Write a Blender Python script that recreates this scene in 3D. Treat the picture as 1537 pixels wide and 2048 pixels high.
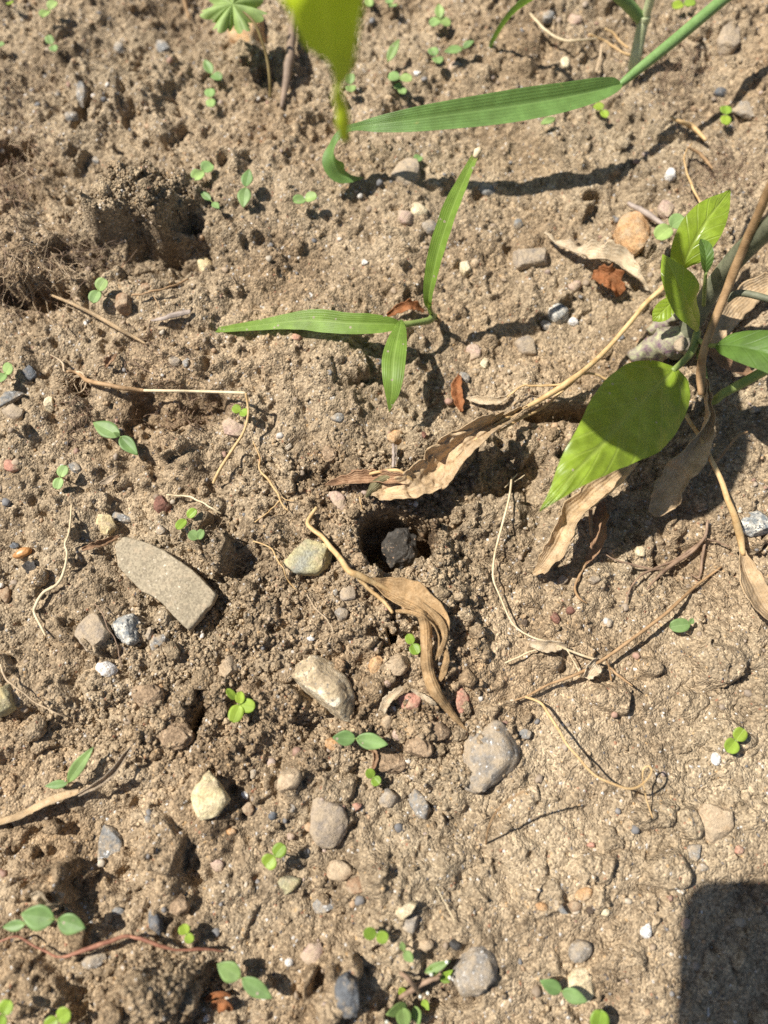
import bpy, bmesh, math, random
import numpy as np
from mathutils import Vector, noise as mnoise

for o in list(bpy.data.objects):
    bpy.data.objects.remove(o, do_unlink=True)
scene = bpy.context.scene
COL = scene.collection
R = math.radians

# ------------------------------------------------------------------ camera
H = 0.30                      # lens height above the soil, metres
TILT = R(16.0)                # tilt away from straight down
F = 1450.0                    # focal length in photo pixels (1537 x 2048)
CX, CY = 768.5, 1024.0
cam = bpy.data.cameras.new("camera")
cam.sensor_fit = 'VERTICAL'
cam.sensor_height = 36.0
cam.sensor_width = 27.0
cam.lens = F / 2048.0 * 36.0
cam.clip_start = 0.004
cam.clip_end = 100.0
cam.dof.use_dof = True
cam.dof.focus_distance = 0.300
cam.dof.aperture_fstop = 4.6
camo = bpy.data.objects.new("camera", cam)
camo.location = (0, 0, H)
camo.rotation_euler = (TILT, 0, 0)
COL.objects.link(camo)
scene.camera = camo

# ------------------------------------------------------------------ light
SHX, SHY = 0.66, -0.20        # shadow offset on flat ground per metre of height
L = Vector((-SHX, -SHY, 1.0)).normalized()      # towards the sun
elev = math.asin(L.z)
world = bpy.data.worlds.new("World")
scene.world = world
world.use_nodes = True
wn = world.node_tree
wn.nodes.clear()
sky = wn.nodes.new("ShaderNodeTexSky")
sky.sky_type = 'NISHITA'
sky.sun_disc = False
sky.sun_elevation = elev
sky.sun_rotation = math.atan2(L.x, L.y)
bg = wn.nodes.new("ShaderNodeBackground")
bg.inputs[1].default_value = 0.055
wo = wn.nodes.new("ShaderNodeOutputWorld")
wn.links.new(sky.outputs[0], bg.inputs[0])
wn.links.new(bg.outputs[0], wo.inputs[0])
sun = bpy.data.lights.new("sun", 'SUN')
sun.energy = 5.0
sun.angle = R(0.53)
sun.color = (1.0, 0.955, 0.89)
suno = bpy.data.objects.new("sun", sun)
suno.rotation_euler = (-L).to_track_quat('-Z', 'Y').to_euler()
suno.location = L * 5
COL.objects.link(suno)
scene.view_settings.view_transform = 'Standard'
scene.view_settings.look = 'None'
scene.view_settings.exposure = 0.52
scene.view_settings.gamma = 1.0
scene.view_settings.use_curve_mapping = False
scene.cycles.use_denoising = False
scene.cycles.max_bounces = 5

rng = np.random.default_rng(11)
random.seed(5)

# ------------------------------------------------------------------ photo pixel -> place
ct, st = math.cos(TILT), math.sin(TILT)
def ray(px, py):
    x = (px - CX) / F
    y = (CY - py) / F
    return x, y * ct + st, y * st - ct
def at(px, py, h=0.0):
    x, y, z = ray(px, py)
    t = (h - H) / z
    return Vector((x * t, y * t, h))
def msize(px, py, h=0.0):     # metres per photo pixel at that point
    x, y, z = ray(px, py)
    return (h - H) / z / F

# ------------------------------------------------------------------ materials
def M(name):
    m = bpy.data.materials.new(name)
    m.use_nodes = True
    nt = m.node_tree
    return m, nt, nt.nodes["Principled BSDF"], nt.nodes["Material Output"]
def N(nt, kind, **kw):
    n = nt.nodes.new(kind)
    for k, v in kw.items():
        if k.startswith("i_"):
            n.inputs[k[2:]].default_value = v
        else:
            setattr(n, k, v)
    return n
def rampn(nt, fac, stops):
    r = nt.nodes.new("ShaderNodeValToRGB")
    e = r.color_ramp.elements
    while len(e) > 1:
        e.remove(e[-1])
    e[0].position = stops[0][0]
    e[0].color = tuple(stops[0][1]) + (1,)
    for p, c in stops[1:]:
        q = e.new(p)
        q.color = tuple(c) + (1,)
    nt.links.new(fac, r.inputs[0])
    return r
def mixc(nt, fac, a, b, mode='MIX'):
    n = nt.nodes.new("ShaderNodeMix")
    n.data_type = 'RGBA'
    n.blend_type = mode
    for sock, val in ((n.inputs[0], fac), (n.inputs[6], a), (n.inputs[7], b)):
        if isinstance(val, (int, float)):
            sock.default_value = val
        elif isinstance(val, tuple):
            sock.default_value = val + ((1,) if len(val) == 3 else ())
        else:
            nt.links.new(val, sock)
    return n.outputs[2]
def mathn(nt, op, a, b=0.0, clamp=False):
    n = nt.nodes.new("ShaderNodeMath")
    n.operation = op
    n.use_clamp = clamp
    for i, val in enumerate((a, b)):
        if isinstance(val, (int, float)):
            n.inputs[i].default_value = val
        else:
            nt.links.new(val, n.inputs[i])
    return n.outputs[0]
def noisen(nt, co, scale, detail=4.0, rough=0.55, dist=0.0):
    n = N(nt, "ShaderNodeTexNoise")
    n.inputs["Scale"].default_value = scale
    n.inputs["Detail"].default_value = detail
    n.inputs["Roughness"].default_value = rough
    n.inputs["Distortion"].default_value = dist
    nt.links.new(co, n.inputs["Vector"])
    return n
def voron(nt, co, scale):
    n = N(nt, "ShaderNodeTexVoronoi")
    n.inputs["Scale"].default_value = scale
    nt.links.new(co, n.inputs["Vector"])
    return n
def bumpn(nt, h, dist, strength=1.0):
    b = nt.nodes.new("ShaderNodeBump")
    b.inputs["Strength"].default_value = strength
    b.inputs["Distance"].default_value = dist
    nt.links.new(h, b.inputs["Height"])
    return b.outputs[0]

SOIL_L, SOIL_M, SOIL_D = (0.488, 0.380, 0.251), (0.360, 0.276, 0.179), (0.175, 0.132, 0.085)
def soil_material(name, crumb=False):
    m, nt, p, out = M(name)
    geo = N(nt, "ShaderNodeNewGeometry")
    co = geo.outputs["Position"]
    n1 = noisen(nt, co, 22, 4, 0.6)
    n2 = noisen(nt, co, 260, 5, 0.65)
    f = mathn(nt, 'ADD', mathn(nt, 'MULTIPLY', n1.outputs[0], 0.45), mathn(nt, 'MULTIPLY', n2.outputs[0], 0.55))
    base = rampn(nt, f, [(0.36, SOIL_D), (0.49, SOIL_M), (0.62, SOIL_L)]).outputs[0]
    hue = noisen(nt, co, 11, 3, 0.6)
    base = mixc(nt, 1.0, base, rampn(nt, hue.outputs[0], [(0.35, (1.04, 0.99, 0.94)), (0.5, (1, 1, 1)), (0.65, (0.94, 0.96, 0.97))]).outputs[0], 'MULTIPLY')
    # mineral grains: each cell has a colour of its own
    v = voron(nt, co, 1150)
    sep = N(nt, "ShaderNodeSeparateColor")
    nt.links.new(v.outputs["Color"], sep.inputs[0])
    tint = rampn(nt, sep.outputs[0], [(0.0, (0.55, 0.52, 0.50)), (0.25, (0.8, 0.78, 0.76)), (0.6, (1.0, 1.0, 1.0)),
                                      (0.85, (1.22, 1.2, 1.16)), (1.0, (1.5, 1.48, 1.45))]).outputs[0]
    c = mixc(nt, 0.95, base, tint, 'MULTIPLY')
    sp = rampn(nt, sep.outputs[1], [(0.0, (0, 0, 0)), (0.968, (0, 0, 0)), (0.976, (1, 1, 1))]).outputs[0]
    spc = rampn(nt, sep.outputs[2], [(0.0, (0.62, 0.58, 0.52)), (0.35, (0.55, 0.36, 0.18)), (0.55, (0.10, 0.10, 0.11)),
                                     (0.75, (0.36, 0.17, 0.10)), (0.9, (0.70, 0.68, 0.64))])
    spc.color_ramp.interpolation = 'CONSTANT'
    c = mixc(nt, mathn(nt, 'MULTIPLY', sp, 0.85), c, spc.outputs[0])
    at_ = N(nt, "ShaderNodeAttribute", attribute_name="damp_shade")
    c = mixc(nt, at_.outputs["Fac"], c, mixc(nt, 1.0, c, (0.40, 0.36, 0.34), 'MULTIPLY'))  # darkens for damp soil and for painted shade
    pa = N(nt, "ShaderNodeAttribute", attribute_name="pale")
    c = mixc(nt, pa.outputs["Fac"], c, mixc(nt, 1.0, c, (1.28, 1.27, 1.25), 'MULTIPLY'))
    if crumb:
        ca = N(nt, "ShaderNodeAttribute", attribute_name="tone")
        c = mixc(nt, 1.0, c, ca.outputs["Color"], 'MULTIPLY')
    nt.links.new(c, p.inputs["Base Color"])
    p.inputs["Roughness"].default_value = 0.95
    p.inputs["Specular IOR Level"].default_value = 0.12
    rr = mathn(nt, 'SUBTRACT', 0.95, mathn(nt, 'MULTIPLY', sp, 0.6))
    nt.links.new(rr, p.inputs["Roughness"])
    bh = mathn(nt, 'ADD', mathn(nt, 'MULTIPLY', noisen(nt, co, 900, 3, 0.7).outputs[0], 1.0),
               mathn(nt, 'MULTIPLY', v.outputs["Distance"], -0.8))
    nt.links.new(bumpn(nt, bh, 0.0009, 1.0), p.inputs["Normal"])
    return m
MAT_SOIL = soil_material("soil")
MAT_CRUMB = soil_material("soil crumbs", True)

MAT = {}
def rock(name, c1, c2, c3=None, scale=90, speck=0.0, speckc=(0.7, 0.7, 0.68), dust=0.35, rough=0.88, spscale=1500, bump=0.8):
    m, nt, p, out = M(name)
    tc = N(nt, "ShaderNodeNewGeometry")
    co = tc.outputs["Position"]
    n = noisen(nt, co, scale, 6, 0.62, 0.4)
    stops = [(0.36, c1), (0.62, c2)] if c3 is None else [(0.34, c1), (0.5, c2), (0.62, c3)]
    c = rampn(nt, n.outputs[0], stops).outputs[0]
    v = voron(nt, co, spscale)
    sep = N(nt, "ShaderNodeSeparateColor")
    nt.links.new(v.outputs["Color"], sep.inputs[0])
    if speck > 0:
        s = rampn(nt, sep.outputs[0], [(1 - speck - 0.02, (0, 0, 0)), (1 - speck + 0.02, (1, 1, 1))]).outputs[0]
        c = mixc(nt, s, c, speckc)
    g = rampn(nt, sep.outputs[1], [(0.0, (0.62, 0.61, 0.60)), (0.5, (1, 1, 1)), (1.0, (1.35, 1.35, 1.33))]).outputs[0]
    c = mixc(nt, 0.8, c, g, 'MULTIPLY')
    if dust > 0:
        nd = noisen(nt, co, 210, 7, 0.75)
        d = rampn(nt, nd.outputs[0], [(0.60 - dust * 0.30, (0, 0, 0)), (0.72 - dust * 0.24, (1, 1, 1))]).outputs[0]
        c = mixc(nt, mathn(nt, 'ADD', mathn(nt, 'MULTIPLY', d, 0.74), 0.06), c, SOIL_L)
    nt.links.new(c, p.inputs["Base Color"])
    p.inputs["Roughness"].default_value = rough
    p.inputs["Specular IOR Level"].default_value = 0.2
    bh = mathn(nt, 'ADD', noisen(nt, co, 500, 5, 0.7).outputs[0], mathn(nt, 'MULTIPLY', n.outputs[0], 1.2))
    nt.links.new(bumpn(nt, bh, 0.0012, bump), p.inputs["Normal"])
    MAT[name] = m
    return m
rock("slate slab", (0.30, 0.25, 0.17), (0.36, 0.30, 0.205), dust=0.25, rough=0.75, scale=60, speck=0.006, speckc=(.6, .52, .4), bump=0.35)
rock("granite", (0.16, 0.19, 0.21), (0.42, 0.41, 0.37), (0.78, 0.72, 0.60), scale=330, speck=0.10, speckc=(0.12, 0.14, 0.16), dust=0.05)
rock("white", (0.62, 0.58, 0.52), (0.86, 0.84, 0.80), scale=240, speck=0.05, speckc=(0.4, 0.33, 0.25), dust=0.25)
rock("bluegrey", (0.15, 0.16, 0.165), (0.25, 0.25, 0.24), scale=120, dust=0.5, speck=0.04)
rock("grey", (0.20, 0.19, 0.175), (0.34, 0.30, 0.25), scale=110, dust=0.6, speck=0.03)
rock("greybrown", (0.24, 0.205, 0.17), (0.36, 0.29, 0.22), scale=120, dust=0.65, speck=0.02, speckc=(.15, .13, .12))
rock("darkslate", (0.055, 0.065, 0.08), (0.13, 0.145, 0.16), scale=160, dust=0.25, rough=0.65)
rock("black", (0.02, 0.02, 0.023), (0.07, 0.07, 0.07), scale=200, dust=0.05, rough=0.5, bump=1.0)
rock("charcoal", (0.022, 0.022, 0.022), (0.072, 0.070, 0.067), scale=170, dust=0.1, rough=0.97, speck=0.03, speckc=(.3, .2, .13), bump=1.0)
rock("tan", (0.40, 0.28, 0.165), (0.55, 0.42, 0.28), scale=130, dust=0.55)
rock("cream", (0.60, 0.48, 0.29), (0.74, 0.64, 0.44), scale=150, dust=0.35)
rock("yellow", (0.56, 0.43, 0.22), (0.70, 0.60, 0.37), scale=110, dust=0.3)
rock("olive", (0.27, 0.27, 0.22), (0.42, 0.38, 0.22), (0.55, 0.45, 0.22), scale=70, dust=0.25)
rock("quartz", (0.25, 0.19, 0.12), (0.47, 0.37, 0.23), (0.74, 0.66, 0.50), scale=110, speck=0.08, speckc=(0.2, 0.18, 0.15), dust=0.25)
rock("orange", (0.46, 0.24, 0.10), (0.58, 0.38, 0.20), scale=120, dust=0.4)
rock("brown", (0.25, 0.15, 0.085), (0.36, 0.22, 0.13), scale=120, dust=0.5)
rock("rust", (0.26, 0.09, 0.035), (0.42, 0.18, 0.07), scale=200, dust=0.15, bump=1.0)
rock("red", (0.40, 0.17, 0.12), (0.52, 0.28, 0.20), scale=130, dust=0.4)
rock("pink", (0.44, 0.30, 0.24), (0.50, 0.37, 0.29), scale=130, dust=0.55)
rock("maroon", (0.14, 0.06, 0.045), (0.24, 0.11, 0.08), scale=150, dust=0.15)
rock("amber", (0.42, 0.17, 0.04), (0.52, 0.26, 0.10), scale=150, dust=0.0, rough=0.3, bump=0.1)
rock("clod", (0.25, 0.172, 0.105), (0.43, 0.305, 0.192), scale=260, dust=0.0, speck=0.05, speckc=(.5, .38, .25), rough=0.95, bump=1.0)
rock("darkclod", (0.10, 0.075, 0.055), (0.20, 0.145, 0.10), scale=260, dust=0.0, speck=0.04, speckc=(.4, .3, .2), rough=0.95, bump=1.0)

def leafmat(name, base, vein, trans, kind='grass', rough=0.45, tw=0.35, spec=0.5, spots=0.0):
    m, nt, p, out = M(name)
    uv = N(nt, "ShaderNodeUVMap", uv_map="UVMap")
    sx = N(nt, "ShaderNodeSeparateXYZ")
    nt.links.new(uv.outputs[0], sx.inputs[0])
    u, v = sx.outputs[0], sx.outputs[1]
    geo = N(nt, "ShaderNodeNewGeometry")
    co = geo.outputs["Position"]
    av = mathn(nt, 'ABSOLUTE', mathn(nt, 'SUBTRACT', v, 0.5))      # 0 on the midrib, .5 at the edge
    nz = noisen(nt, co, 140, 4, 0.6)
    mid = rampn(nt, av, [(0.0, (1, 1, 1)), (0.03, (0.6, 0.6, 0.6)), (0.06, (0, 0, 0))]).outputs[0]
    bl = tuple(min(1, c * 1.35) for c in base)
    bd = tuple(c * 0.72 for c in base)
    c = rampn(nt, nz.outputs[0], [(0.3, bd), (0.5, base), (0.7, bl)]).outputs[0]
    if kind == 'grass':
        w = mathn(nt, 'SINE', mathn(nt, 'MULTIPLY', v, 150.0))
        w2 = mathn(nt, 'SINE', mathn(nt, 'MULTIPLY', v, 61.0))
        ws = mathn(nt, 'ADD', mathn(nt, 'MULTIPLY', w, 0.22), mathn(nt, 'MULTIPLY', w2, 0.28))
        fac = mathn(nt, 'ADD', ws, 0.35, True)
        c = mixc(nt, mathn(nt, 'MULTIPLY', mathn(nt, 'MULTIPLY', fac, 0.55), noisen(nt, co, 90, 3, 0.6).outputs[0]), c, vein)
        c = mixc(nt, mathn(nt, 'MULTIPLY', mid, 0.7), c, tuple(min(1, x * 1.25) for x in vein))
        nb = noisen(nt, co, 230, 4, 0.6)
        c = mixc(nt, rampn(nt, nb.outputs[0], [(0.66, (0, 0, 0)), (0.74, (.7, .7, .7))]).outputs[0], c, (0.42, 0.40, 0.14))
        c = mixc(nt, rampn(nt, u, [(0.94, (0, 0, 0)), (1.0, (.7, .7, .7))]).outputs[0], c, (0.38, 0.30, 0.12))
        hb = ws
        bd_ = 0.00012
    elif kind == 'pepper':
        ph = mathn(nt, 'SUBTRACT', u, mathn(nt, 'MULTIPLY', mathn(nt, 'POWER', av, 0.8), 0.42))
        tri = mathn(nt, 'PINGPONG', mathn(nt, 'MULTIPLY', ph, 7.0), 0.5)
        side = rampn(nt, tri, [(0.0, (1, 1, 1)), (0.05, (0.5, 0.5, 0.5)), (0.10, (0, 0, 0))]).outputs[0]
        ret = voron(nt, co, 520)
        ret.feature = 'DISTANCE_TO_EDGE'
        rt = rampn(nt, ret.outputs["Distance"], [(0.0, (1, 1, 1)), (0.09, (0, 0, 0))]).outputs[0]
        c = mixc(nt, mathn(nt, 'MULTIPLY', rt, 0.12), c, vein)
        vv = mathn(nt, 'MAXIMUM', mathn(nt, 'MULTIPLY', side, 0.7), mid)
        c = mixc(nt, mathn(nt, 'MULTIPLY', vv, 0.42), c, vein)
        nb = noisen(nt, co, 330, 4, 0.65)
        c = mixc(nt, rampn(nt, nb.outputs[0], [(0.69, (0, 0, 0)), (0.75, (.6, .6, .6))]).outputs[0], c, (0.10, 0.12, 0.03))
        hb = mathn(nt, 'ADD', mathn(nt, 'MULTIPLY', vv, -0.8), mathn(nt, 'MULTIPLY', tri, 1.4))
        hb = mathn(nt, 'ADD', hb, mathn(nt, 'MULTIPLY', rt, -0.04))
        bd_ = 0.0003
    elif kind == 'dry':
        w = mathn(nt, 'SINE', mathn(nt, 'MULTIPLY', v, 55.0))
        n2 = noisen(nt, co, 420, 6, 0.7)
        n3 = noisen(nt, co, 60, 4, 0.6)
        c = mixc(nt, rampn(nt, n2.outputs[0], [(0.45, (0, 0, 0)), (0.68, (1, 1, 1))]).outputs[0], c, vein)
        n4 = noisen(nt, co, 1500, 3, 0.6)
        c = mixc(nt, rampn(nt, n4.outputs[0], [(0.56, (0, 0, 0)), (0.68, (.75, .75, .75))]).outputs[0], c, tuple(x * 0.5 for x in base))
        c = mixc(nt, rampn(nt, n3.outputs[0], [(0.52, (0, 0, 0)), (0.72, (.8, .8, .8))]).outputs[0], c, tuple(x * 0.55 for x in base))
        hb = mathn(nt, 'ADD', n2.outputs[0], mathn(nt, 'MULTIPLY', w, 0.12))
        bd_ = 0.0007
    else:
        c = mixc(nt, mathn(nt, 'MULTIPLY', mid, 0.45), c, vein)
        hb = mathn(nt, 'ADD', nz.outputs[0], mathn(nt, 'MULTIPLY', mid, -0.3))
        bd_ = 0.0003
    if kind == 'plain':                             # every seedling a little different
        oi = N(nt, 'ShaderNodeObjectInfo')
        c = mixc(nt, 1.0, c, rampn(nt, oi.outputs['Random'], [(0.0, (0.78, 0.84, 0.8)), (0.5, (1, 1, 1)), (1.0, (1.15, 1.06, 0.95))]).outputs[0], 'MULTIPLY')
    if spots > 0:                                   # grains of soil stuck to the leaf
        sv = voron(nt, co, 620)
        sps = N(nt, "ShaderNodeSeparateColor")
        nt.links.new(sv.outputs["Color"], sps.inputs[0])
        a = mathn(nt, 'LESS_THAN', sv.outputs["Distance"], 0.33)
        b = mathn(nt, 'LESS_THAN', sps.outputs[0], spots)
        c = mixc(nt, mathn(nt, 'MULTIPLY', a, b), c, (0.46, 0.38, 0.27))
    nt.links.new(c, p.inputs["Base Color"])
    p.inputs["Roughness"].default_value = rough
    p.inputs["Specular IOR Level"].default_value = spec
    nrm = bumpn(nt, hb, bd_, 0.8)
    nt.links.new(nrm, p.inputs["Normal"])
    tr = N(nt, "ShaderNodeBsdfTranslucent")
    tr.inputs[0].default_value = trans + (1,)
    mx = N(nt, "ShaderNodeMixShader")
    mx.inputs[0].default_value = tw
    nt.links.new(p.outputs[0], mx.inputs[1])
    nt.links.new(tr.outputs[0], mx.inputs[2])
    nt.links.new(mx.outputs[0], out.inputs[0])
    MAT[name] = m
    return m
leafmat("grass green", (0.150, 0.275, 0.075), (0.22, 0.35, 0.11), (0.26, 0.42, 0.04), 'grass', 0.42, 0.32, 0.45)
leafmat("grass dusty", (0.185, 0.305, 0.045), (0.27, 0.38, 0.09), (0.30, 0.46, 0.03), 'grass', 0.45, 0.30, 0.45, spots=0.05)
leafmat("grass yellow", (0.25, 0.345, 0.045), (0.36, 0.44, 0.08), (0.50, 0.62, 0.03), 'grass', 0.5, 0.5, 0.3)
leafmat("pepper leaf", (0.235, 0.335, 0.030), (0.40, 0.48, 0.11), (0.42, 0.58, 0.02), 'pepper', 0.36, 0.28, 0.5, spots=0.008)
leafmat("pepper leaf dark", (0.085, 0.155, 0.026), (0.14, 0.24, 0.06), (0.18, 0.30, 0.02), 'pepper', 0.5, 0.25, 0.35)  # darker copy: young leaf's own tone, right-hand leaf's shade put into colour
leafmat("seedling pale", (0.33, 0.47, 0.165), (0.42, 0.55, 0.22), (0.34, 0.52, 0.10), 'plain', 0.55, 0.3, 0.4, spots=0.03)
leafmat("seedling blue", (0.235, 0.355, 0.120), (0.33, 0.46, 0.19), (0.28, 0.46, 0.10), 'plain', 0.5, 0.28, 0.4, spots=0.05)
leafmat("seedling bright", (0.325, 0.455, 0.065), (0.36, 0.5, 0.08), (0.42, 0.60, 0.02), 'plain', 0.45, 0.35, 0.4)
leafmat("geranium", (0.33, 0.44, 0.15), (0.52, 0.60, 0.32), (0.36, 0.52, 0.06), 'plain', 0.6, 0.3, 0.3)
leafmat("dry leaf", (0.55, 0.385, 0.215), (0.66, 0.50, 0.32), (0.45, 0.26, 0.10), 'dry', 0.75, 0.14, 0.25)
leafmat("dry leaf tan", (0.45, 0.285, 0.135), (0.58, 0.40, 0.215), (0.4, 0.22, 0.08), 'dry', 0.75, 0.14, 0.25)
leafmat("dry leaf pale", (0.66, 0.51, 0.33), (0.76, 0.64, 0.46), (0.5, 0.36, 0.18), 'dry', 0.75, 0.15, 0.25)
leafmat("dry leaf brown", (0.33, 0.19, 0.105), (0.45, 0.29, 0.17), (0.3, 0.15, 0.06), 'dry', 0.75, 0.1, 0.25)
leafmat("dry leaf grey", (0.43, 0.33, 0.225), (0.53, 0.43, 0.31), (0.35, 0.22, 0.12), 'dry', 0.8, 0.1, 0.2)
leafmat("dry leaf olive", (0.17, 0.15, 0.075), (0.25, 0.21, 0.11), (0.16, 0.13, 0.04), 'dry', 0.7, 0.1, 0.25)
leafmat("rust leaf", (0.33, 0.125, 0.045), (0.43, 0.20, 0.09), (0.4, 0.15, 0.04), 'dry', 0.7, 0.12, 0.25)

def fibre(name, c1, c2, scale=240, rough=0.6):
    m, nt, p, out = M(name)
    geo = N(nt, "ShaderNodeNewGeometry")
    n = noisen(nt, geo.outputs["Position"], scale, 5, 0.65)
    c = rampn(nt, n.outputs[0], [(0.35, c1), (0.65, c2)]).outputs[0]
    nt.links.new(c, p.inputs["Base Color"])
    p.inputs["Roughness"].default_value = rough
    p.inputs["Specular IOR Level"].default_value = 0.35
    nt.links.new(bumpn(nt, noisen(nt, geo.outputs["Position"], 1300, 3, 0.6).outputs[0], 0.0003, 0.6), p.inputs["Normal"])
    MAT[name] = m
fibre("straw", (0.50, 0.31, 0.13), (0.68, 0.48, 0.24))
fibre("straw brown", (0.30, 0.18, 0.085), (0.47, 0.30, 0.155))
fibre("straw pale", (0.60, 0.46, 0.27), (0.74, 0.61, 0.40))
fibre("root tan", (0.46, 0.33, 0.20), (0.62, 0.48, 0.31))
fibre("root brown", (0.20, 0.13, 0.085), (0.36, 0.24, 0.155))
fibre("root dark", (0.14, 0.095, 0.065), (0.28, 0.195, 0.135))
fibre("root red", (0.22, 0.085, 0.05), (0.42, 0.20, 0.12))
fibre("wood grey", (0.28, 0.22, 0.18), (0.42, 0.34, 0.28))
fibre("wood brown", (0.19, 0.135, 0.095), (0.31, 0.22, 0.15))
fibre("stem green", (0.19, 0.25, 0.065), (0.27, 0.33, 0.10), rough=0.45)
fibre("stem grass", (0.15, 0.26, 0.075), (0.21, 0.33, 0.11), rough=0.4)
fibre("stem white", (0.42, 0.46, 0.24), (0.58, 0.60, 0.36), rough=0.5)
fibre("stem pepper", (0.10, 0.105, 0.065), (0.22, 0.22, 0.14), scale=180)
fibre("stem crown", (0.17, 0.10, 0.13), (0.42, 0.42, 0.24), scale=330, rough=0.7)
fibre("stem pink", (0.36, 0.24, 0.16), (0.46, 0.34, 0.20), rough=0.5)
fibre("stem olive", (0.17, 0.12, 0.045), (0.27, 0.20, 0.08), rough=0.5)
fibre("bud white", (0.62, 0.62, 0.50), (0.78, 0.77, 0.66), rough=0.5)
def plain(name, c, rough, metal=0.0):
    m, nt, p, out = M(name)
    geo = N(nt, "ShaderNodeNewGeometry")
    n = noisen(nt, geo.outputs["Position"], 60, 3, 0.6)
    cc = rampn(nt, n.outputs[0], [(0.3, tuple(x * 0.9 for x in c)), (0.7, c)]).outputs[0]
    nt.links.new(cc, p.inputs["Base Color"])
    p.inputs["Roughness"].default_value = rough
    p.inputs["Metallic"].default_value = metal
    MAT[name] = m
plain("phone case", (0.03, 0.03, 0.033), 0.55)
plain("phone glass", (0.012, 0.012, 0.014), 0.12)
plain("phone metal", (0.22, 0.22, 0.23), 0.35, 1.0)

# ------------------------------------------------------------------ object helpers
def tag(o, label=None, cat=None, group=None, kind=None):
    if label: o["label"] = label
    if cat: o["category"] = cat
    if group: o["group"] = group
    if kind: o["kind"] = kind
    return o
def empty(name, loc, label, cat, group=None):
    e = bpy.data.objects.new(name, None)
    e.empty_display_size = 0.005
    e.location = loc
    COL.objects.link(e)
    return tag(e, label, cat, group)
def link(name, me, mat, parent=None, loc=None, smooth=True):
    me.materials.append(MAT[mat] if isinstance(mat, str) else mat)
    if smooth:
        me.polygons.foreach_set("use_smooth", np.ones(len(me.polygons), dtype=bool))
    o = bpy.data.objects.new(name, me)
    COL.objects.link(o)
    if parent is not None:
        o.parent = parent
        o.location = -Vector(parent.location)      # mesh is in world coordinates
    elif loc is not None:
        o.location = loc
    return o
def centred(verts):
    a = np.array([tuple(v) for v in verts], dtype=float)
    c = Vector((a[:, 0].mean(), a[:, 1].mean(), a[:, 2].min()))
    return c, [(v[0] - c.x, v[1] - c.y, v[2] - c.z) for v in a]

# ------------------------------------------------------------------ the ground as a height field
STEP = 0.00055
def axis(lo, hi):
    core = np.arange(lo, hi, STEP)
    out = []
    d, s = 0.0, STEP
    while d < 6.0:
        s *= 1.17
        d += s
        out.append(d)
    out = np.array(out)
    return np.concatenate([lo - out[::-1], core, core[-1] + out])
XS, YS = axis(-0.235, 0.235), axis(-0.135, 0.405)
NX, NY = len(XS), len(YS)
XX, YY = np.meshgrid(XS, YS)
CORE = (np.abs(XX) < 0.235) & (YY > -0.135) & (YY < 0.405)
def wmat(c, s, n, off):
    t = c / s + off
    i = np.floor(t).astype(int)
    f = t - i
    W = np.zeros((len(c), n))
    ws = ((1 - f) ** 3 / 6, (3 * f ** 3 - 6 * f ** 2 + 4) / 6, (-3 * f ** 3 + 3 * f ** 2 + 3 * f + 1) / 6, f ** 3 / 6)
    r = np.arange(len(c))
    for k, w in enumerate(ws):
        np.add.at(W, (r, (i + k - 1) % n), w)
    return W
def nfield(s, seed):
    g = np.random.default_rng(seed)
    nx, ny = int(0.5 / s) + 6, int(0.6 / s) + 6
    Lt = g.standard_normal((ny, nx))
    a = wmat(YS, s, ny, g.random() * 9) @ Lt @ wmat(XS, s, nx, g.random() * 9).T
    return a / a.std()
def sstep(a, b, x):
    t = np.clip((x - a) / (b - a), 0, 1)
    return t * t * (3 - 2 * t)
WARPX, WARPY = nfield(0.012, 1), nfield(0.012, 2)
W2X, W2Y = nfield(0.0035, 3), nfield(0.0035, 4)
def edist(px, py, rx, ry, ang=0, warp=0.15):
    c = at(px, py)
    sx = rx * msize(px, py)
    sy = (at(px, py - ry) - at(px, py + ry)).length / 2
    x = XX - c.x + WARPX * sx * warp + W2X * sx * warp * 0.35
    y = YY - c.y + WARPY * sy * warp + W2Y * sy * warp * 0.35
    a = R(ang)
    xr, yr = x * math.cos(a) + y * math.sin(a), -x * math.sin(a) + y * math.cos(a)
    return np.sqrt((xr / sx) ** 2 + (yr / sy) ** 2)

# how crumbly each stretch of soil is: loose round the burrow, crusted at lower right
rough = np.ones((NY, NX)) * 0.92
def blendmask(arr, px, py, rx, ry, val, ang=0):
    d = edist(px, py, rx, ry, ang, 0.25)
    w = 1 - sstep(0.55, 1.15, d)
    return arr * (1 - w) + val * w
rough = blendmask(rough, 1300, 1650, 400, 520, 0.42)
rough = blendmask(rough, 1250, 1350, 330, 200, 0.38)
rough = blendmask(rough, 1150, 620, 330, 200, 0.45)
rough = blendmask(rough, 1080, 300, 300, 130, 0.45)
rough = blendmask(rough, 700, 480, 260, 160, 0.55)
rough = blendmask(rough, 620, 1230, 380, 260, 1.15)
rough = blendmask(rough, 880, 1230, 140, 180, 0.95)

Hf = 0.0040 * nfield(0.085, 21) + 0.0022 * nfield(0.035, 22)
Hf += rough * (0.0015 * nfield(0.016, 23)) + rough ** 1.5 * (0.0026 * np.abs(nfield(0.012, 24)) + 0.0019 * np.abs(nfield(0.0058, 25)) - 0.003)
def dome(px, py, rx, ry, h, ang=0, warp=0.2, p=1.0):
    global Hf
    d = edist(px, py, rx, ry, ang, warp)
    Hf += h * np.clip(1 - d * d, 0, 1) ** p
def steep(px, py, rx, ry, h, ang=0, warp=0.2, a=1.1, b=0.75):
    global Hf
    d = edist(px, py, rx, ry, ang, warp)
    Hf += h * (1 - sstep(b, a, d))
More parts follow.
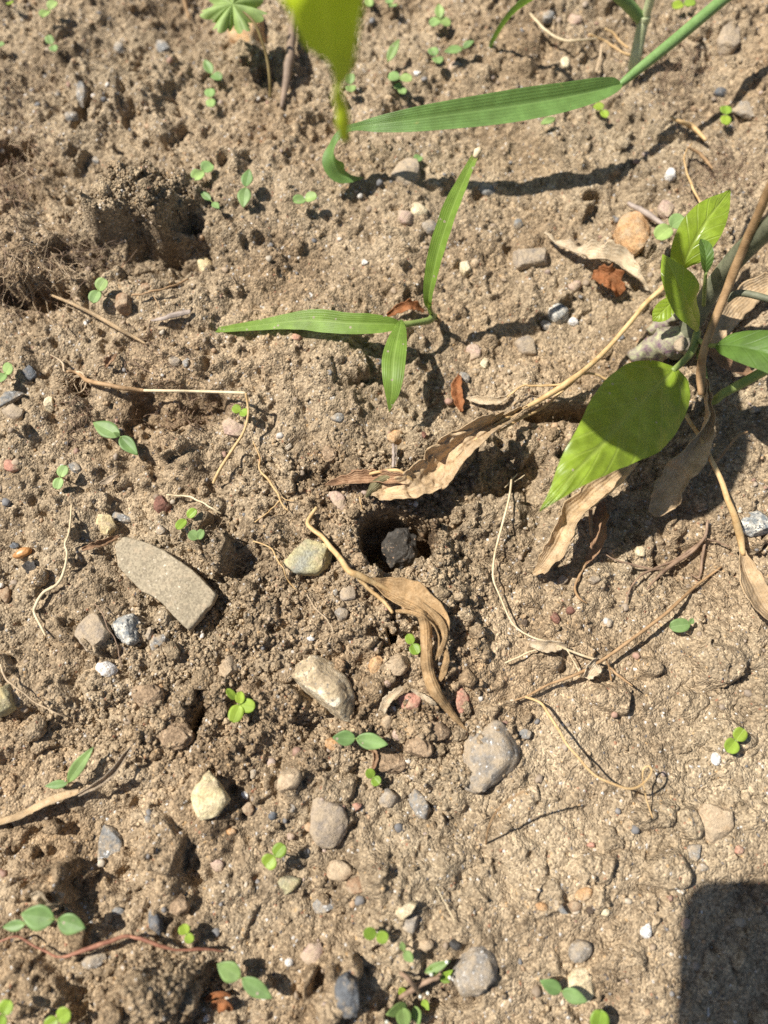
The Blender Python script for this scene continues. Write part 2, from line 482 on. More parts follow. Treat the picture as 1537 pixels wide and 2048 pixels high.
# lumps and hollows
dome(285, 440, 120, 100, 0.010, 20); steep(310, 435, 100, 72, 0.015, -10, 0.26, 1.2, 0.62)
steep(395, 515, 60, 52, -0.009, 20); steep(280, 525, 74, 36, -0.009, 0); steep(330, 560, 70, 26, -0.005, 8)
dome(220, 190, 120, 90, 0.006); steep(165, 205, 26, 42, -0.007, 0); steep(262, 215, 20, 50, -0.006, 20)
steep(235, 190, 34, 40, 0.005); steep(330, 130, 40, 40, 0.005); steep(330, 205, 34, 22, -0.004)
dome(60, 520, 130, 120, 0.009); steep(80, 598, 70, 26, -0.016, -8); steep(6, 300, 30, 46, -0.016)
steep(52, 290, 22, 24, -0.012, 0, 0.1); steep(160, 520, 60, 34, -0.006, -15)
dome(360, 760, 150, 60, 0.006); steep(360, 820, 80, 36, -0.008, -5); steep(160, 780, 30, 24, -0.009)
steep(310, 860, 46, 20, -0.005)
steep(640, 250, 70, 26, -0.006, -10); dome(820, 300, 260, 40, 0.004)
steep(1187, 385, 24, 12, -0.014, 0, 0.15); dome(1150, 350, 200, 80, 0.004)
dome(1130, 760, 150, 60, 0.006); steep(1125, 822, 84, 17, -0.012, 4, 0.18)
steep(1050, 950, 80, 44, -0.008, 20); dome(900, 1190, 120, 90, 0.006)
dome(620, 1200, 230, 190, 0.005); steep(505, 1150, 34, 30, -0.003, 0, 0.3)
steep(452, 1108, 46, 46, 0.011, 30, 0.25); steep(405, 1440, 13, 46, -0.012, -20, 0.12)
steep(784, 1272, 10, 26, -0.012, 5, 0.15); steep(560, 1240, 40, 20, -0.005)
steep(700, 1240, 62, 46, 0.006); steep(560, 1400, 60, 44, 0.005); steep(520, 1110, 30, 30, -0.002)
dome(330, 1960, 130, 100, 0.008); steep(330, 1970, 92, 70, 0.009, 10, 0.2); steep(425, 1960, 30, 46, -0.006)
dome(60, 1420, 120, 80, 0.005); steep(30, 1440, 60, 26, -0.005)
steep(880, 1990, 100, 44, -0.006); steep(1325, 1738, 48, 34, 0.0055, 10, 0.2); steep(1369, 1655, 34, 34, 0.004); steep(1180, 1730, 40, 30, 0.004, 0, 0.25); steep(1290, 1640, 44, 26, 0.004, 10); steep(1240, 1900, 60, 44, 0.003, 0, .3); steep(1080, 1780, 50, 36, 0.0035, 0, .3); steep(1440, 1480, 60, 40, 0.003, 0, .3)
steep(1220, 1390, 46, 28, 0.006); steep(1440, 1330, 60, 36, 0.0045); steep(1300, 1335, 24, 20, 0.005); steep(1385, 1120, 60, 50, -0.005)
steep(1320, 260, 44, 20, 0.004); dome(1450, 420, 120, 60, 0.007); steep(940, 1340, 80, 70, 0.003, 0, 0.3); steep(330, 1690, 46, 70, 0.006, 20, .3); steep(390, 1740, 26, 50, -0.006, 10, .3); steep(90, 1690, 60, 40, -0.003, 0, .4); steep(60, 1960, 70, 60, 0.005, 0, .3); steep(160, 1990, 24, 34, -0.005, 0, .3); steep(20, 1930, 24, 20, -0.004)
# clods and crumbs: irregular domes, each one sitting on what lies below
def stamps(n, rlo, rhi, hk, wamp, wfx, wfy, mask_pow, seed, power=2.2):
    g = np.random.default_rng(seed)
    ix0, ix1 = np.searchsorted(XS, -0.233), np.searchsorted(XS, 0.233)
    iy0, iy1 = np.searchsorted(YS, -0.133), np.searchsorted(YS, 0.403)
    cand = 0
    while cand < n:
        i, j = g.integers(iy0, iy1), g.integers(ix0, ix1)
        if g.random() > min(1, rough[i, j]) ** mask_pow:
            continue
        cand += 1
        r = rlo * (rhi / rlo) ** (g.random() ** power)
        k = int(r * 1.5 / STEP) + 1
        a0, a1, b0, b1 = max(i - k, 0), min(i + k + 1, NY), max(j - k, 0), min(j + k + 1, NX)
        sl = (slice(a0, a1), slice(b0, b1))
        e, an = 0.7 + 0.5 * g.random(), g.random() * 3.14
        x = XX[sl] - XS[j] + (wfx[sl] - wfx[i, j]) * r * wamp
        y = YY[sl] - YS[i] + (wfy[sl] - wfy[i, j]) * r * wamp
        xr, yr = (x * math.cos(an) + y * math.sin(an)) / e, (-x * math.sin(an) + y * math.cos(an)) * e
        d2 = (xr * xr + yr * yr) / (r * r)
        h = Hf[i, j] - 0.25 * r + hk * r * (0.75 + 0.5 * g.random()) * np.sqrt(np.clip(1 - d2, 0, 1))
        Hf[sl] = np.where(d2 < 1, np.maximum(Hf[sl], h), Hf[sl])
W3X, W3Y = nfield(0.0016, 5), nfield(0.0016, 6)
stamps(260, 0.0040, 0.0095, 0.8, 0.45, W2X, W2Y, 2.0, 41)
stamps(2300, 0.0014, 0.0036, 0.9, 0.5, W2X, W2Y, 1.3, 42)
# little pockets between the crumbs
g = np.random.default_rng(77)
for q in range(1200):
    i, j = g.integers(40, NY - 40), g.integers(40, NX - 40)
    if g.random() > rough[i, j] ** 1.5: continue
    r = 0.0012 + 0.0020 * g.random() ** 2
    k = int(r * 1.5 / STEP) + 1
    sl = (slice(max(i - k, 0), i + k + 1), slice(max(j - k, 0), j + k + 1))
    x = XX[sl] - XS[j] + (W2X[sl] - W2X[i, j]) * r * 0.3
    y = YY[sl] - YS[i] + (W2Y[sl] - W2Y[i, j]) * r * 0.3
    Hf[sl] -= r * 1.15 * np.clip(1 - (x * x + y * y) / (r * r), 0, 1)
# fine cracks in the crust
cr = np.abs(nfield(0.011, 31) + 0.35 * nfield(0.004, 32))
crm = np.clip(1.0 - rough * 1.3, 0, 1)
Hf -= crm * 0.0008 * (1 - sstep(0.0, 0.06, cr)) * sstep(0.1, 0.6, nfield(0.012, 33))
# flat plates of crust, cracked at their edges
crust = np.clip(1.25 - rough, 0.05, 1)
gq = np.random.default_rng(99)
for q in range(420):
    i, j = gq.integers(30, NY - 30), gq.integers(30, NX - 30)
    if gq.random() > crust[i, j] ** 1.5: continue
    r = 0.003 + 0.008 * gq.random() ** 1.6
    k = int(r * 1.6 / STEP) + 1
    sl = (slice(max(i - k, 0), i + k + 1), slice(max(j - k, 0), j + k + 1))
    x = XX[sl] - XS[j] + (WARPX[sl] - WARPX[i, j]) * r * 0.35 + (W2X[sl] - W2X[i, j]) * r * 0.16
    y = YY[sl] - YS[i] + (WARPY[sl] - WARPY[i, j]) * r * 0.35 + (W2Y[sl] - W2Y[i, j]) * r * 0.16
    d = np.sqrt(x * x + y * y) / r
    Hf[sl] += (0.0006 + 0.09 * r * gq.random()) * (1 - sstep(0.78, 1.0, d)) - 0.0007 * np.exp(-((d - 1.04) / 0.08) ** 2)
stamps(13000, 0.0006, 0.0017, 1.2, 0.35, W3X, W3Y, 1.0, 43)
Hf += (0.75 + 0.25 * np.clip(rough, 0, 1)) * (0.00030 * nfield(0.0022, 34) + 0.00028 * nfield(0.00115, 35))
# the burrow
BUR = (792, 1096)
d = edist(BUR[0] + 4, BUR[1], 75, 66, 0, 0.06)
d = np.minimum(d, edist(772, 1068, 52, 44, 25, 0.08))
HRIM = float(Hf[(d > 1.0) & (d < 1.5)].mean())
lip = np.exp(-((d - 1.35) / 0.35) ** 2) * 0.0022
Hf += lip
wall = 1 - sstep(0.84, 1.04, d + 0.03 * W3X)
Hf = Hf * (1 - wall) + (HRIM - 0.030) * wall
def bilin(A, x, y):
    j = int(np.clip(np.searchsorted(XS, x) - 1, 0, NX - 2))
    i = int(np.clip(np.searchsorted(YS, y) - 1, 0, NY - 2))
    fx, fy = (x - XS[j]) / (XS[j + 1] - XS[j]), (y - YS[i]) / (YS[i + 1] - YS[i])
    return float((A[i, j] * (1 - fx) + A[i, j + 1] * fx) * (1 - fy) + (A[i + 1, j] * (1 - fx) + A[i + 1, j + 1] * fx) * fy)
def boxblur(A, k):
    for ax in (0, 1):
        P = np.pad(A, [(k + 1, k) if a == ax else (0, 0) for a in (0, 1)], mode='edge')
        c = np.cumsum(P, axis=ax)
        n = A.shape[ax]
        hi = np.take(c, np.arange(2 * k + 1, 2 * k + 1 + n), axis=ax)
        lo = np.take(c, np.arange(0, n), axis=ax)
        A = (hi - lo) / (2 * k + 1)
    return A
Hs = boxblur(Hf, 3)
Hs = np.maximum(Hs, boxblur(Hf, 8))
def gz(x, y, smooth=True):
    return bilin(Hs if smooth else Hf, x, y)
def atg(px, py, dh=0.0, smooth=True):       # a point on (or dh above) the soil under that pixel
    h = 0.0
    for _ in range(9):
        p = at(px, py, h + dh)
        h = 0.5 * h + 0.5 * gz(p.x, p.y, smooth)
    return at(px, py, h + dh)

# damp soil round burrow and roots; shade painted into hole, hollows and under lumps
damp_shade = np.zeros((NY, NX))
def damp_shade_spot(px, py, rx, ry, v, ang=0):
    global damp_shade
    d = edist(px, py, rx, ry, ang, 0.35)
    damp_shade = np.maximum(damp_shade, v * (1 - sstep(0.5, 1.2, d)))
damp_shade_spot(640, 1190, 330, 230, 0.14); damp_shade_spot(900, 1110, 170, 170, 0.15); damp_shade_spot(795, 1096, 66, 60, 1.0)
damp_shade_spot(1050, 950, 90, 60, 0.65, 10); damp_shade_spot(60, 540, 150, 90, 0.15); damp_shade_spot(150, 510, 130, 40, 0.6, -12); damp_shade_spot(300, 520, 120, 40, 0.45)
damp_shade_spot(1125, 825, 100, 24, 0.75); damp_shade_spot(350, 830, 120, 60, 0.40); damp_shade_spot(880, 1985, 110, 50, 0.45)
damp_shade_spot(410, 1960, 50, 50, 0.5); damp_shade_spot(10, 300, 40, 50, 0.8); damp_shade_spot(1240, 1950, 70, 90, 0.3)
damp_shade = np.clip(damp_shade * (0.8 + 0.35 * nfield(0.006, 51)), 0, 1)
pale = np.zeros((NY, NX))
for px, py, rx, ry, v in ((1300, 1680, 420, 520, 0.35), (1250, 1330, 330, 170, 0.25), (1150, 600, 300, 150, 0.25), (850, 1900, 300, 200, 0.25)):
    pale = np.maximum(pale, v * (1 - sstep(0.45, 1.2, edist(px, py, rx, ry, 0, 0.3))))

def grid_mesh(name):
    me = bpy.data.meshes.new(name)
    nv = NX * NY
    co = np.stack([XX, YY, Hf], axis=-1).reshape(-1).astype(np.float32)
    me.vertices.add(nv)
    me.vertices.foreach_set("co", co)
    i = np.arange(NY - 1)[:, None] * NX + np.arange(NX - 1)[None, :]
    q = np.stack([i, i + 1, i + NX + 1, i + NX], axis=-1).reshape(-1).astype(np.int32)
    nf = (NX - 1) * (NY - 1)
    me.loops.add(nf * 4)
    me.loops.foreach_set("vertex_index", q)
    me.polygons.add(nf)
    me.polygons.foreach_set("loop_start", np.arange(nf, dtype=np.int32) * 4)
    me.polygons.foreach_set("loop_total", np.full(nf, 4, dtype=np.int32))
    for nm, arr in (("damp_shade", damp_shade), ("pale", pale)):
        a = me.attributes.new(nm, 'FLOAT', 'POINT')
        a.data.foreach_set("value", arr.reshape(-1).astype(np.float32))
    me.update(calc_edges=True)
    me.validate()
    return me
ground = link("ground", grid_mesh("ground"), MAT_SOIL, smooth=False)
tag(ground, "bare crumbly brown garden soil with a small burrow in the middle", "soil", kind="structure")

# ------------------------------------------------------------------ loose crumbs and grit (nobody could count them)
def ico(sub):
    bm = bmesh.new()
    bmesh.ops.create_icosphere(bm, subdivisions=sub, radius=1.0)
    v = np.array([x.co[:] for x in bm.verts])
    f = np.array([[a.index for a in p.verts] for p in bm.faces])
    bm.free()
    return v, f
ICO1, ICO2, ICO3 = ico(1), ico(2), ico(3)
def scatter(name, n, rlo, rhi, power, mat, seed, tones, maskpow, big=False, flat=(0.6, 1.0), sink=0.25, spots=None, damp_shade_w=True):
    g = np.random.default_rng(seed)
    V0, F0 = (ICO3 if big == 3 else ICO2) if big else ICO1
    vs, fs, tn, dm, pl = [], [], [], [], []
    base = 0
    done = 0
    while done < n:
        if spots is not None and g.random() < 0.65:
            s = spots[g.integers(len(spots))]
            px, py = s[0] + g.standard_normal() * s[2] * 0.55, s[1] + g.standard_normal() * s[3] * 0.55
            c = at(px, py)
            x, y = c.x, c.y
            if abs(x) > 0.23 or y < -0.13 or y > 0.4: continue
        else:
            x, y = g.uniform(-0.23, 0.23), g.uniform(-0.13, 0.40)
        i, j = np.searchsorted(YS, y), np.searchsorted(XS, x)
        if g.random() > min(1.0, rough[i, j]) ** maskpow: continue
        done += 1
        r = rlo * (rhi / rlo) ** (g.random() ** power)
        dirs = V0 * (1 + 0.22 * g.standard_normal((len(V0), 1)) * (0.5 if big else 1))
        if big:
            k = g.standard_normal((3, 3))
            dirs = dirs * (1 + 0.12 * np.sin(V0 @ k.T * 2.2).sum(axis=1, keepdims=True) / 2)
            if big == 3:
                dirs = V0 * (1 + 0.04 * g.standard_normal((len(V0), 1)))
                for fr, am in ((1.6, 0.16), (3.5, 0.10), (7.5, 0.07), (14, 0.04)):
                    k = g.standard_normal((5, 3)) * fr
                    dirs = dirs * (1 + am * np.sin(V0 @ k.T + g.random(5) * 6.28).sum(axis=1, keepdims=True) / 2.2)
        sc = np.array([1.0, 0.65 + 0.5 * g.random(), flat[0] + (flat[1] - flat[0]) * g.random()]) * r
        a, b = g.random() * 6.283, (g.random() - 0.5) * 0.9
        P = dirs * sc
        P = np.stack([P[:, 0], P[:, 1] * math.cos(b) - P[:, 2] * math.sin(b), P[:, 1] * math.sin(b) + P[:, 2] * math.cos(b)], 1)
        P = np.stack([P[:, 0] * math.cos(a) - P[:, 1] * math.sin(a), P[:, 0] * math.sin(a) + P[:, 1] * math.cos(a), P[:, 2]], 1)
        P += np.array([x, y, Hf[i, j] + r * (0.55 - sink)])
        vs.append(P)
        fs.append(F0 + base)
        base += len(V0)
        t = tones[g.integers(len(tones))]
        k = 0.85 + 0.3 * g.random()
        tn.append(np.tile(np.array([t[0] * k, t[1] * k, t[2] * k, 1.0]), (len(V0), 1)))
        dm.append(np.full(len(V0), damp_shade[i, j] * 0.9))
        pl.append(np.full(len(V0), pale[i, j]))
    vs, fs = np.concatenate(vs).astype(np.float32), np.concatenate(fs).astype(np.int32)
    me = bpy.data.meshes.new(name)
    me.vertices.add(len(vs)); me.vertices.foreach_set("co", vs.reshape(-1))
    me.loops.add(len(fs) * 3); me.loops.foreach_set("vertex_index", fs.reshape(-1))
    me.polygons.add(len(fs))
    me.polygons.foreach_set("loop_start", np.arange(len(fs), dtype=np.int32) * 3)
    me.polygons.foreach_set("loop_total", np.full(len(fs), 3, dtype=np.int32))
    a = me.attributes.new("tone", 'FLOAT_COLOR', 'POINT')
    a.data.foreach_set("color", np.concatenate(tn).astype(np.float32).reshape(-1))
    if damp_shade_w:
        for nm, arr in (("damp_shade", dm), ("pale", pl)):
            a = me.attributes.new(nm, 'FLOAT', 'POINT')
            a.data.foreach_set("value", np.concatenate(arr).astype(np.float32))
    me.update(calc_edges=True)
    return link(name, me, mat, smooth=big)
CR = [(1, 1, 1), (1.1, 1.08, 1.05), (0.9, 0.88, 0.86), (0.8, 0.78, 0.75), (1.05, 1.0, 0.95)]
LOOSE = [(300, 430, 90, 60), (800, 1100, 110, 100), (330, 1970, 90, 70), (620, 1180, 260, 150), (560, 1400, 260, 120), (900, 1230, 110, 130), (420, 1250, 150, 130), (850, 1480, 140, 70), (300, 1450, 220, 100), (760, 960, 200, 60)]
o = scatter("soil_crumbs", 18000, 0.0004, 0.0015, 1.6, MAT_CRUMB, 61, CR, 1.0, spots=LOOSE)
tag(o, "fine loose soil crumbs strewn all over the ground", "soil crumbs", kind="stuff")
o = scatter("soil_clods", 190, 0.0018, 0.0046, 1.6, MAT_CRUMB, 62, CR, 1.6, big=3, spots=LOOSE, sink=0.35)
tag(o, "loose clods of brown soil lying round the burrow", "soil clods", kind="stuff")
def grit_material():
    m, nt, p, out = M("grit")
    a = N(nt, "ShaderNodeAttribute", attribute_name="tone")
    geo = N(nt, "ShaderNodeNewGeometry")
    n = noisen(nt, geo.outputs["Position"], 500, 4, 0.7)
    k = rampn(nt, n.outputs[0], [(0.3, (0.7, 0.68, 0.66)), (0.7, (1.2, 1.2, 1.2))]).outputs[0]
    nt.links.new(mixc(nt, 0.9, a.outputs["Color"], k, 'MULTIPLY'), p.inputs["Base Color"])
    p.inputs["Roughness"].default_value = 0.7
    nt.links.new(bumpn(nt, n.outputs[0], 0.0004, 0.6), p.inputs["Normal"])
    return m
GT = [(0.40, 0.30, 0.2), (0.34, 0.27, 0.2), (0.22, 0.205, 0.19), (0.17, 0.165, 0.16), (0.43, 0.29, 0.17), (0.52, 0.44, 0.33), (0.34, 0.21, 0.15),
      (0.38, 0.29, 0.23), (0.60, 0.55, 0.48), (0.32, 0.25, 0.18), (0.29, 0.22, 0.15), (0.36, 0.27, 0.18)]
o = scatter("grit", 1000, 0.0006, 0.0019, 1.5, grit_material(), 63, GT, 0.15, big=True, flat=(0.45, 0.9), sink=0.35, damp_shade_w=False)
tag(o, "fine multicoloured grit and tiny stones mixed into the soil", "grit", kind="stuff")

# ------------------------------------------------------------------ stones
ICO4 = ico(4)
def poly(off, pts):                       # points read off a 520-pixel crop enlarged to 1537
    return [(off[0] + x / 2.956, off[1] + y / 2.956) for x, y in pts]
def ellipse_pts(px, py, rx, ry, ang, seed):
    g = random.Random(seed)
    k = [g.uniform(-1, 1) for _ in range(8)]
    out = []
    for i in range(20):
        t = i / 20 * 2 * math.pi
        rr = 1 + 0.07 * (k[0] * math.sin(2 * t + k[1] * 3) + k[2] * math.sin(3 * t + k[3] * 3)) + 0.05 * k[4] * math.sin(5 * t + 3 * k[5])
        x, y = rx * rr * math.cos(t), ry * rr * math.sin(t)
        a = R(ang)
        out.append((px + x * math.cos(a) - y * math.sin(a), py + x * math.sin(a) + y * math.cos(a)))
    return out
def angular_pts(px, py, rx, ry, ang, seed):
    g = random.Random(seed)
    n = g.randint(6, 9)
    a0 = g.random() * 6.28
    out = []
    for i in range(n):
        t = a0 + (i + g.uniform(-.28, .28)) / n * 2 * math.pi
        rr = g.uniform(0.9, 1.18)
        x, y = rx * rr * math.cos(t), ry * rr * math.sin(t)
        a = R(ang)
        out.append((px + x * math.cos(a) - y * math.sin(a), py + x * math.sin(a) + y * math.cos(a)))
    return out
SEED = [100]
def stone(name, label, cat, mat, outline, hk=0.55, sink=0.35, boxy=0.55, facets=5, group=None, tilt=(0, 0), lift=0.0, rgh=1.0, sub=None, zabs=None):
    SEED[0] += 1
    g = random.Random(SEED[0])
    cx = sum(p[0] for p in outline) / len(outline)
    cy = sum(p[1] for p in outline) / len(outline)
    c0 = atg(cx, cy, 0.0) if zabs is None else at(cx, cy, zabs)
    # outline on the plane of the stone
    dense = []
    for i, (x, y) in enumerate(outline):
        x2, y2 = outline[(i + 1) % len(outline)]
        dense += [(x + (x2 - x) * k / 6, y + (y2 - y) * k / 6) for k in range(6)]
    pts = [at(x, y, c0.z) - c0 for x, y in dense]
    ph = np.array([math.atan2(p.y, p.x) for p in pts])
    rr = np.array([math.hypot(p.x, p.y) for p in pts])
    o_ = np.argsort(ph)
    ph, rr = ph[o_], rr[o_]
    rmin, rmean = float(np.percentile(rr, 25)), float(rr.mean())
    V, Fc = ICO4 if (rmean > 0.0056 or sub == 3) else ICO3 if rmean > 0.0022 else ICO2
    phi = np.arctan2(V[:, 1], V[:, 0])
    # straight edges between the outline points
    php, rrp = np.concatenate([ph - 2 * math.pi, ph, ph + 2 * math.pi]), np.tile(rr, 3)
    Rf = np.interp(phi, php, rrp)
    rho = np.hypot(V[:, 0], V[:, 1]) ** boxy
    hz = hk * rmin
    z = np.sign(V[:, 2]) * np.abs(V[:, 2]) ** (0.85 if boxy > 0.5 else 0.55) * hz
    P = np.stack([Rf * rho * np.cos(phi), Rf * rho * np.sin(phi), z], 1)
    for _ in range(facets):                       # broken faces
        n = np.array([g.gauss(0, 1), g.gauss(0, 1), abs(g.gauss(0, 1)) * 0.9 + 0.15])
        n /= np.linalg.norm(n)
        ext = (P @ n).max()
        cut = ext * g.uniform(0.62, 0.88)
        dd = P @ n - cut
        P = np.where(dd[:, None] > 0, P - n * dd[:, None] * 0.92, P)
    s = Vector((g.uniform(-9, 9), g.uniform(-9, 9), 0))
    Q = []
    for v in P:
        q = Vector(v)
        a = mnoise.noise(q / (rmean * 0.9) + s) * 0.07 + mnoise.noise(q / (rmean * 0.33) + s) * 0.06 + mnoise.noise(q / (rmean * 0.12) + s) * 0.035
        q = q * (1 + a * rgh)
        q.z += a * hz * 0.5 * rgh + tilt[0] * q.x + tilt[1] * q.y
        Q.append(q)
    zc = c0.z + hz * (1 - 2 * sink) + lift
    # keep the silhouette where the photograph has it: the widest section sits at zc
    c1 = at(cx, cy, zc) if zabs is None else c0
    me = bpy.data.meshes.new(name)
    me.from_pydata([(q.x, q.y, q.z) for q in Q], [], [tuple(int(i) for i in f) for f in Fc])
    o = link(name, me, mat)
    o.location = (c1.x, c1.y, zc if zabs is None else c0.z)
    try:
        o.data.set_sharp_from_angle(angle=R(38))
    except Exception:
        pass
    tag(o, label, cat, group)
    return o
def slab_stone(name, label, cat, mat, outline, thick, lift=0.0, tilt=(0, 0), seed=1):
    """A flat broken piece: the outline given thickness, chipped edges and an uneven top."""
    g = random.Random(seed)
    cx, cy = sum(p[0] for p in outline) / len(outline), sum(p[1] for p in outline) / len(outline)
    c0 = atg(cx, cy, 0.0)
    z1 = c0.z + lift + thick * 0.6
    c1 = at(cx, cy, z1)
    ring = []
    for i, (x, y) in enumerate(outline):
        x2, y2 = outline[(i + 1) % len(outline)]
        n = max(2, int(math.hypot(x2 - x, y2 - y) / 5))
        ring += [at(x + (x2 - x) * k / n, y + (y2 - y) * k / n, z1) - c1 for k in range(n)]
    m_ = len(ring)
    V, Fc = [], []
    s = Vector((g.random() * 9, g.random() * 9, 0))
    lay = [(0.97, -thick), (1.03, -thick * .75), (1.02, -thick * .35), (1.01, -thick * .12), (0.985, 0.0), (0.95, thick * .03), (0.85, thick * .05), (0.7, thick * .06), (0.5, thick * .07), (0.3, thick * .07), (0.12, thick * .07)]
    for li, (sc, z) in enumerate(lay):
        for k, p in enumerate(ring):
            chip = 0.02 * mnoise.noise(p / 0.004 + s) + 0.02 * mnoise.noise(p / 0.0012 + s + Vector((0, 0, li * 0.7)))
            q = p * (sc * (1 + chip * (1 if sc > 0.9 else 0.2)))
            zz = z + thick * (0.10 * mnoise.noise(q / 0.009 + s) + 0.05 * mnoise.noise(q / 0.002 + s)) + tilt[0] * q.x + tilt[1] * q.y
            V.append((q.x, q.y, zz))
    for li in range(len(lay) - 1):
        for k in range(m_):
            k2 = (k + 1) % m_
            Fc.append((li * m_ + k, li * m_ + k2, (li + 1) * m_ + k2, (li + 1) * m_ + k))
    Fc.append(tuple(range(m_))[::-1])
    Fc.append(tuple(range((len(lay) - 1) * m_, len(lay) * m_)))
    me = bpy.data.meshes.new(name)
    me.from_pydata(V, [], Fc)
    bm = bmesh.new(); bm.from_mesh(me); bmesh.ops.recalc_face_normals(bm, faces=bm.faces); bm.to_mesh(me); bm.free()
    o = link(name, me, mat)
    o.location = c1
    o.data.set_sharp_from_angle(angle=R(40))
    tag(o, label, cat)
    return o
A = {1: (0, 0), 2: (510, 0), 3: (1017, 0), 4: (0, 510), 5: (510, 510), 6: (1017, 510), 7: (0, 1020), 8: (510, 1020), 9: (1017, 1020), 10: (0, 1528), 11: (510, 1528), 12: (1017, 1528)}
slab_stone("slate_slab", "large flat greyish brown slate slab with angular edges lying tilted on the soil", "slate", "slate slab",
      [(232, 1092), (250, 1074), (290, 1084), (330, 1102), (362, 1124), (385, 1140), (405, 1160), (432, 1187), (418, 1210), (400, 1232), (376, 1260), (350, 1235), (328, 1209), (306, 1192), (284, 1182), (262, 1160), (237, 1132)],
      0.0042, lift=0.0052, tilt=(-0.02, 0.02), seed=8)
stone("stone", "speckled white and blue grey granite stone below the slate slab", "stone", "granite",
      poly(A[7], [(650, 660), (690, 615), (760, 600), (815, 625), (835, 700), (825, 770), (780, 810), (720, 780), (680, 730)]), hk=0.75, sink=0.3, facets=7)
stone("stone", "bright white pitted stone sunk in the soil below the speckled granite", "stone", "white",
      poly(A[7], [(555, 945), (580, 905), (640, 890), (690, 920), (700, 960), (650, 990), (590, 985)]), hk=0.6, sink=0.42, facets=4)
stone("stone", "olive and yellow flat stone left of the burrow", "stone", "olive",
      poly(A[8], [(145, 235), (180, 195), (300, 178), (400, 190), (470, 235), (485, 275), (440, 330), (370, 380), (250, 382), (170, 335), (140, 275)]),
      hk=0.5, sink=0.12, boxy=0.38, facets=5, lift=0.0015)
stone("stone", "big whitish quartz stone with rusty stains below the burrow", "stone", "quartz",
      poly(A[8], [(205, 960), (260, 900), (340, 850), (430, 880), (500, 920), (560, 1010), (590, 1080), (645, 1140), (630, 1225), (570, 1250), (480, 1230), (400, 1170), (300, 1090), (250, 1050)]),
      hk=0.8, sink=0.12, boxy=0.36, facets=9)
stone("stone", "large rounded dusty grey stone below the rolled dry leaf tip", "stone", "grey",
      [(920, 1490), (945, 1452), (985, 1440), (1025, 1458), (1047, 1495), (1037, 1535), (1000, 1562), (955, 1588), (925, 1570), (912, 1530)],
      hk=0.42, sink=0.35, boxy=0.42, facets=5)
stone("stone", "oval dusty grey brown stone between the yellow stone and a dark slate wedge", "stone", "greybrown",
      poly(A[11], [(345, 200), (430, 165), (490, 180), (520, 230), (550, 320), (545, 400), (500, 480), (400, 500), (360, 470), (330, 400), (335, 280)]),
      hk=0.6, sink=0.35, boxy=0.45, facets=4)
stone("stone", "pale yellow wedge shaped stone at lower left", "stone", "yellow",
      poly(A[10], [(1170, 90), (1230, 35), (1290, 90), (1360, 210), (1290, 310), (1200, 330), (1115, 280), (1120, 220)]), hk=0.55, sink=0.35, boxy=0.45, facets=6)
stone("stone", "half buried flat grey stone left of the pale yellow stone", "stone", "bluegrey",
      poly(A[10], [(590, 370), (640, 335), (710, 380), (725, 480), (700, 600), (650, 640), (585, 600), (580, 470)]), hk=0.22, sink=0.30, boxy=0.3, facets=3)
stone("stone", "tan egg shaped pebble above the oval grey brown stone", "pebble", "tan", ellipse_pts(579, 1560, 22, 32, 25, 3), hk=0.8, sink=0.35, facets=3)
stone("slate_wedge", "dark grey slate wedge right of the oval grey brown stone", "slate", "bluegrey",
      poly(A[11], [(905, 170), (950, 140), (1000, 190), (1050, 280), (1020, 330), (960, 310), (915, 240)]), hk=0.6, sink=0.2, boxy=0.3, facets=5)
stone("stone", "round dusty grey pebble touching the dark slate wedge", "pebble", "grey", ellipse_pts(775, 1597, 20, 20, 0, 4), hk=0.8, sink=0.3)
stone("stone", "blue black slate stone at the bottom edge of the ground", "stone", "darkslate",
      poly(A[11], [(465, 1330), (490, 1270), (540, 1235), (610, 1280), (618, 1440), (600, 1490), (540, 1505), (480, 1440)]), hk=0.7, sink=0.25, boxy=0.38, facets=6)
stone("stone_chip", "dark brown flat chip beside a sandy tan stone", "stone chip", "brown", poly(A[11], [(545, 690), (610, 660), (655, 725), (640, 760), (575, 772), (540, 740)]), hk=0.5, sink=0.15, boxy=0.3)
stone("stone", "sandy tan stone left of the dark brown chip", "stone", "tan", ellipse_pts(677, 1741, 27, 22, 10, 5), hk=0.6, sink=0.35)
stone("stone_chip", "yellowish green pointed chip below the bright round seedling", "stone chip", "olive", poly(A[11], [(125, 700), (165, 660), (230, 668), (290, 685), (240, 740), (170, 780)]), hk=0.5, sink=0.2, boxy=0.3)
stone("slate_chip", "small rectangular blue grey chip with a red crumb at its end", "slate", "bluegrey", poly(A[11], [(340, 830), (370, 795), (450, 790), (475, 840), (440, 878), (345, 880)]), hk=0.35, sink=0.2, boxy=0.25)
stone("stone", "dusty pink flat pebble above the blue black slate", "pebble", "pink", poly(A[11], [(260, 1135), (320, 1065), (390, 1050), (410, 1120), (370, 1180), (310, 1190)]), hk=0.45, sink=0.3)
stone("stone", "tiny smooth white bead of stone left of the dusty pink pebble", "pebble", "white", ellipse_pts(579, 1924, 9, 9, 0, 6), hk=1.0, sink=0.25, facets=0, rgh=.3)
stone("stone_chip", "long yellow tan chip leaning on a grey pebble", "stone chip", "cream", poly(A[11], [(815, 900), (850, 860), (930, 805), (965, 825), (930, 880), (850, 930)]), hk=0.6, sink=0.1, boxy=0.3, lift=0.001)
stone("stone", "grey pebble under the long yellow tan chip", "pebble", "grey", poly(A[11], [(860, 940), (930, 880), (980, 890), (970, 960), (930, 1005), (880, 985)]), hk=0.5, sink=0.3)
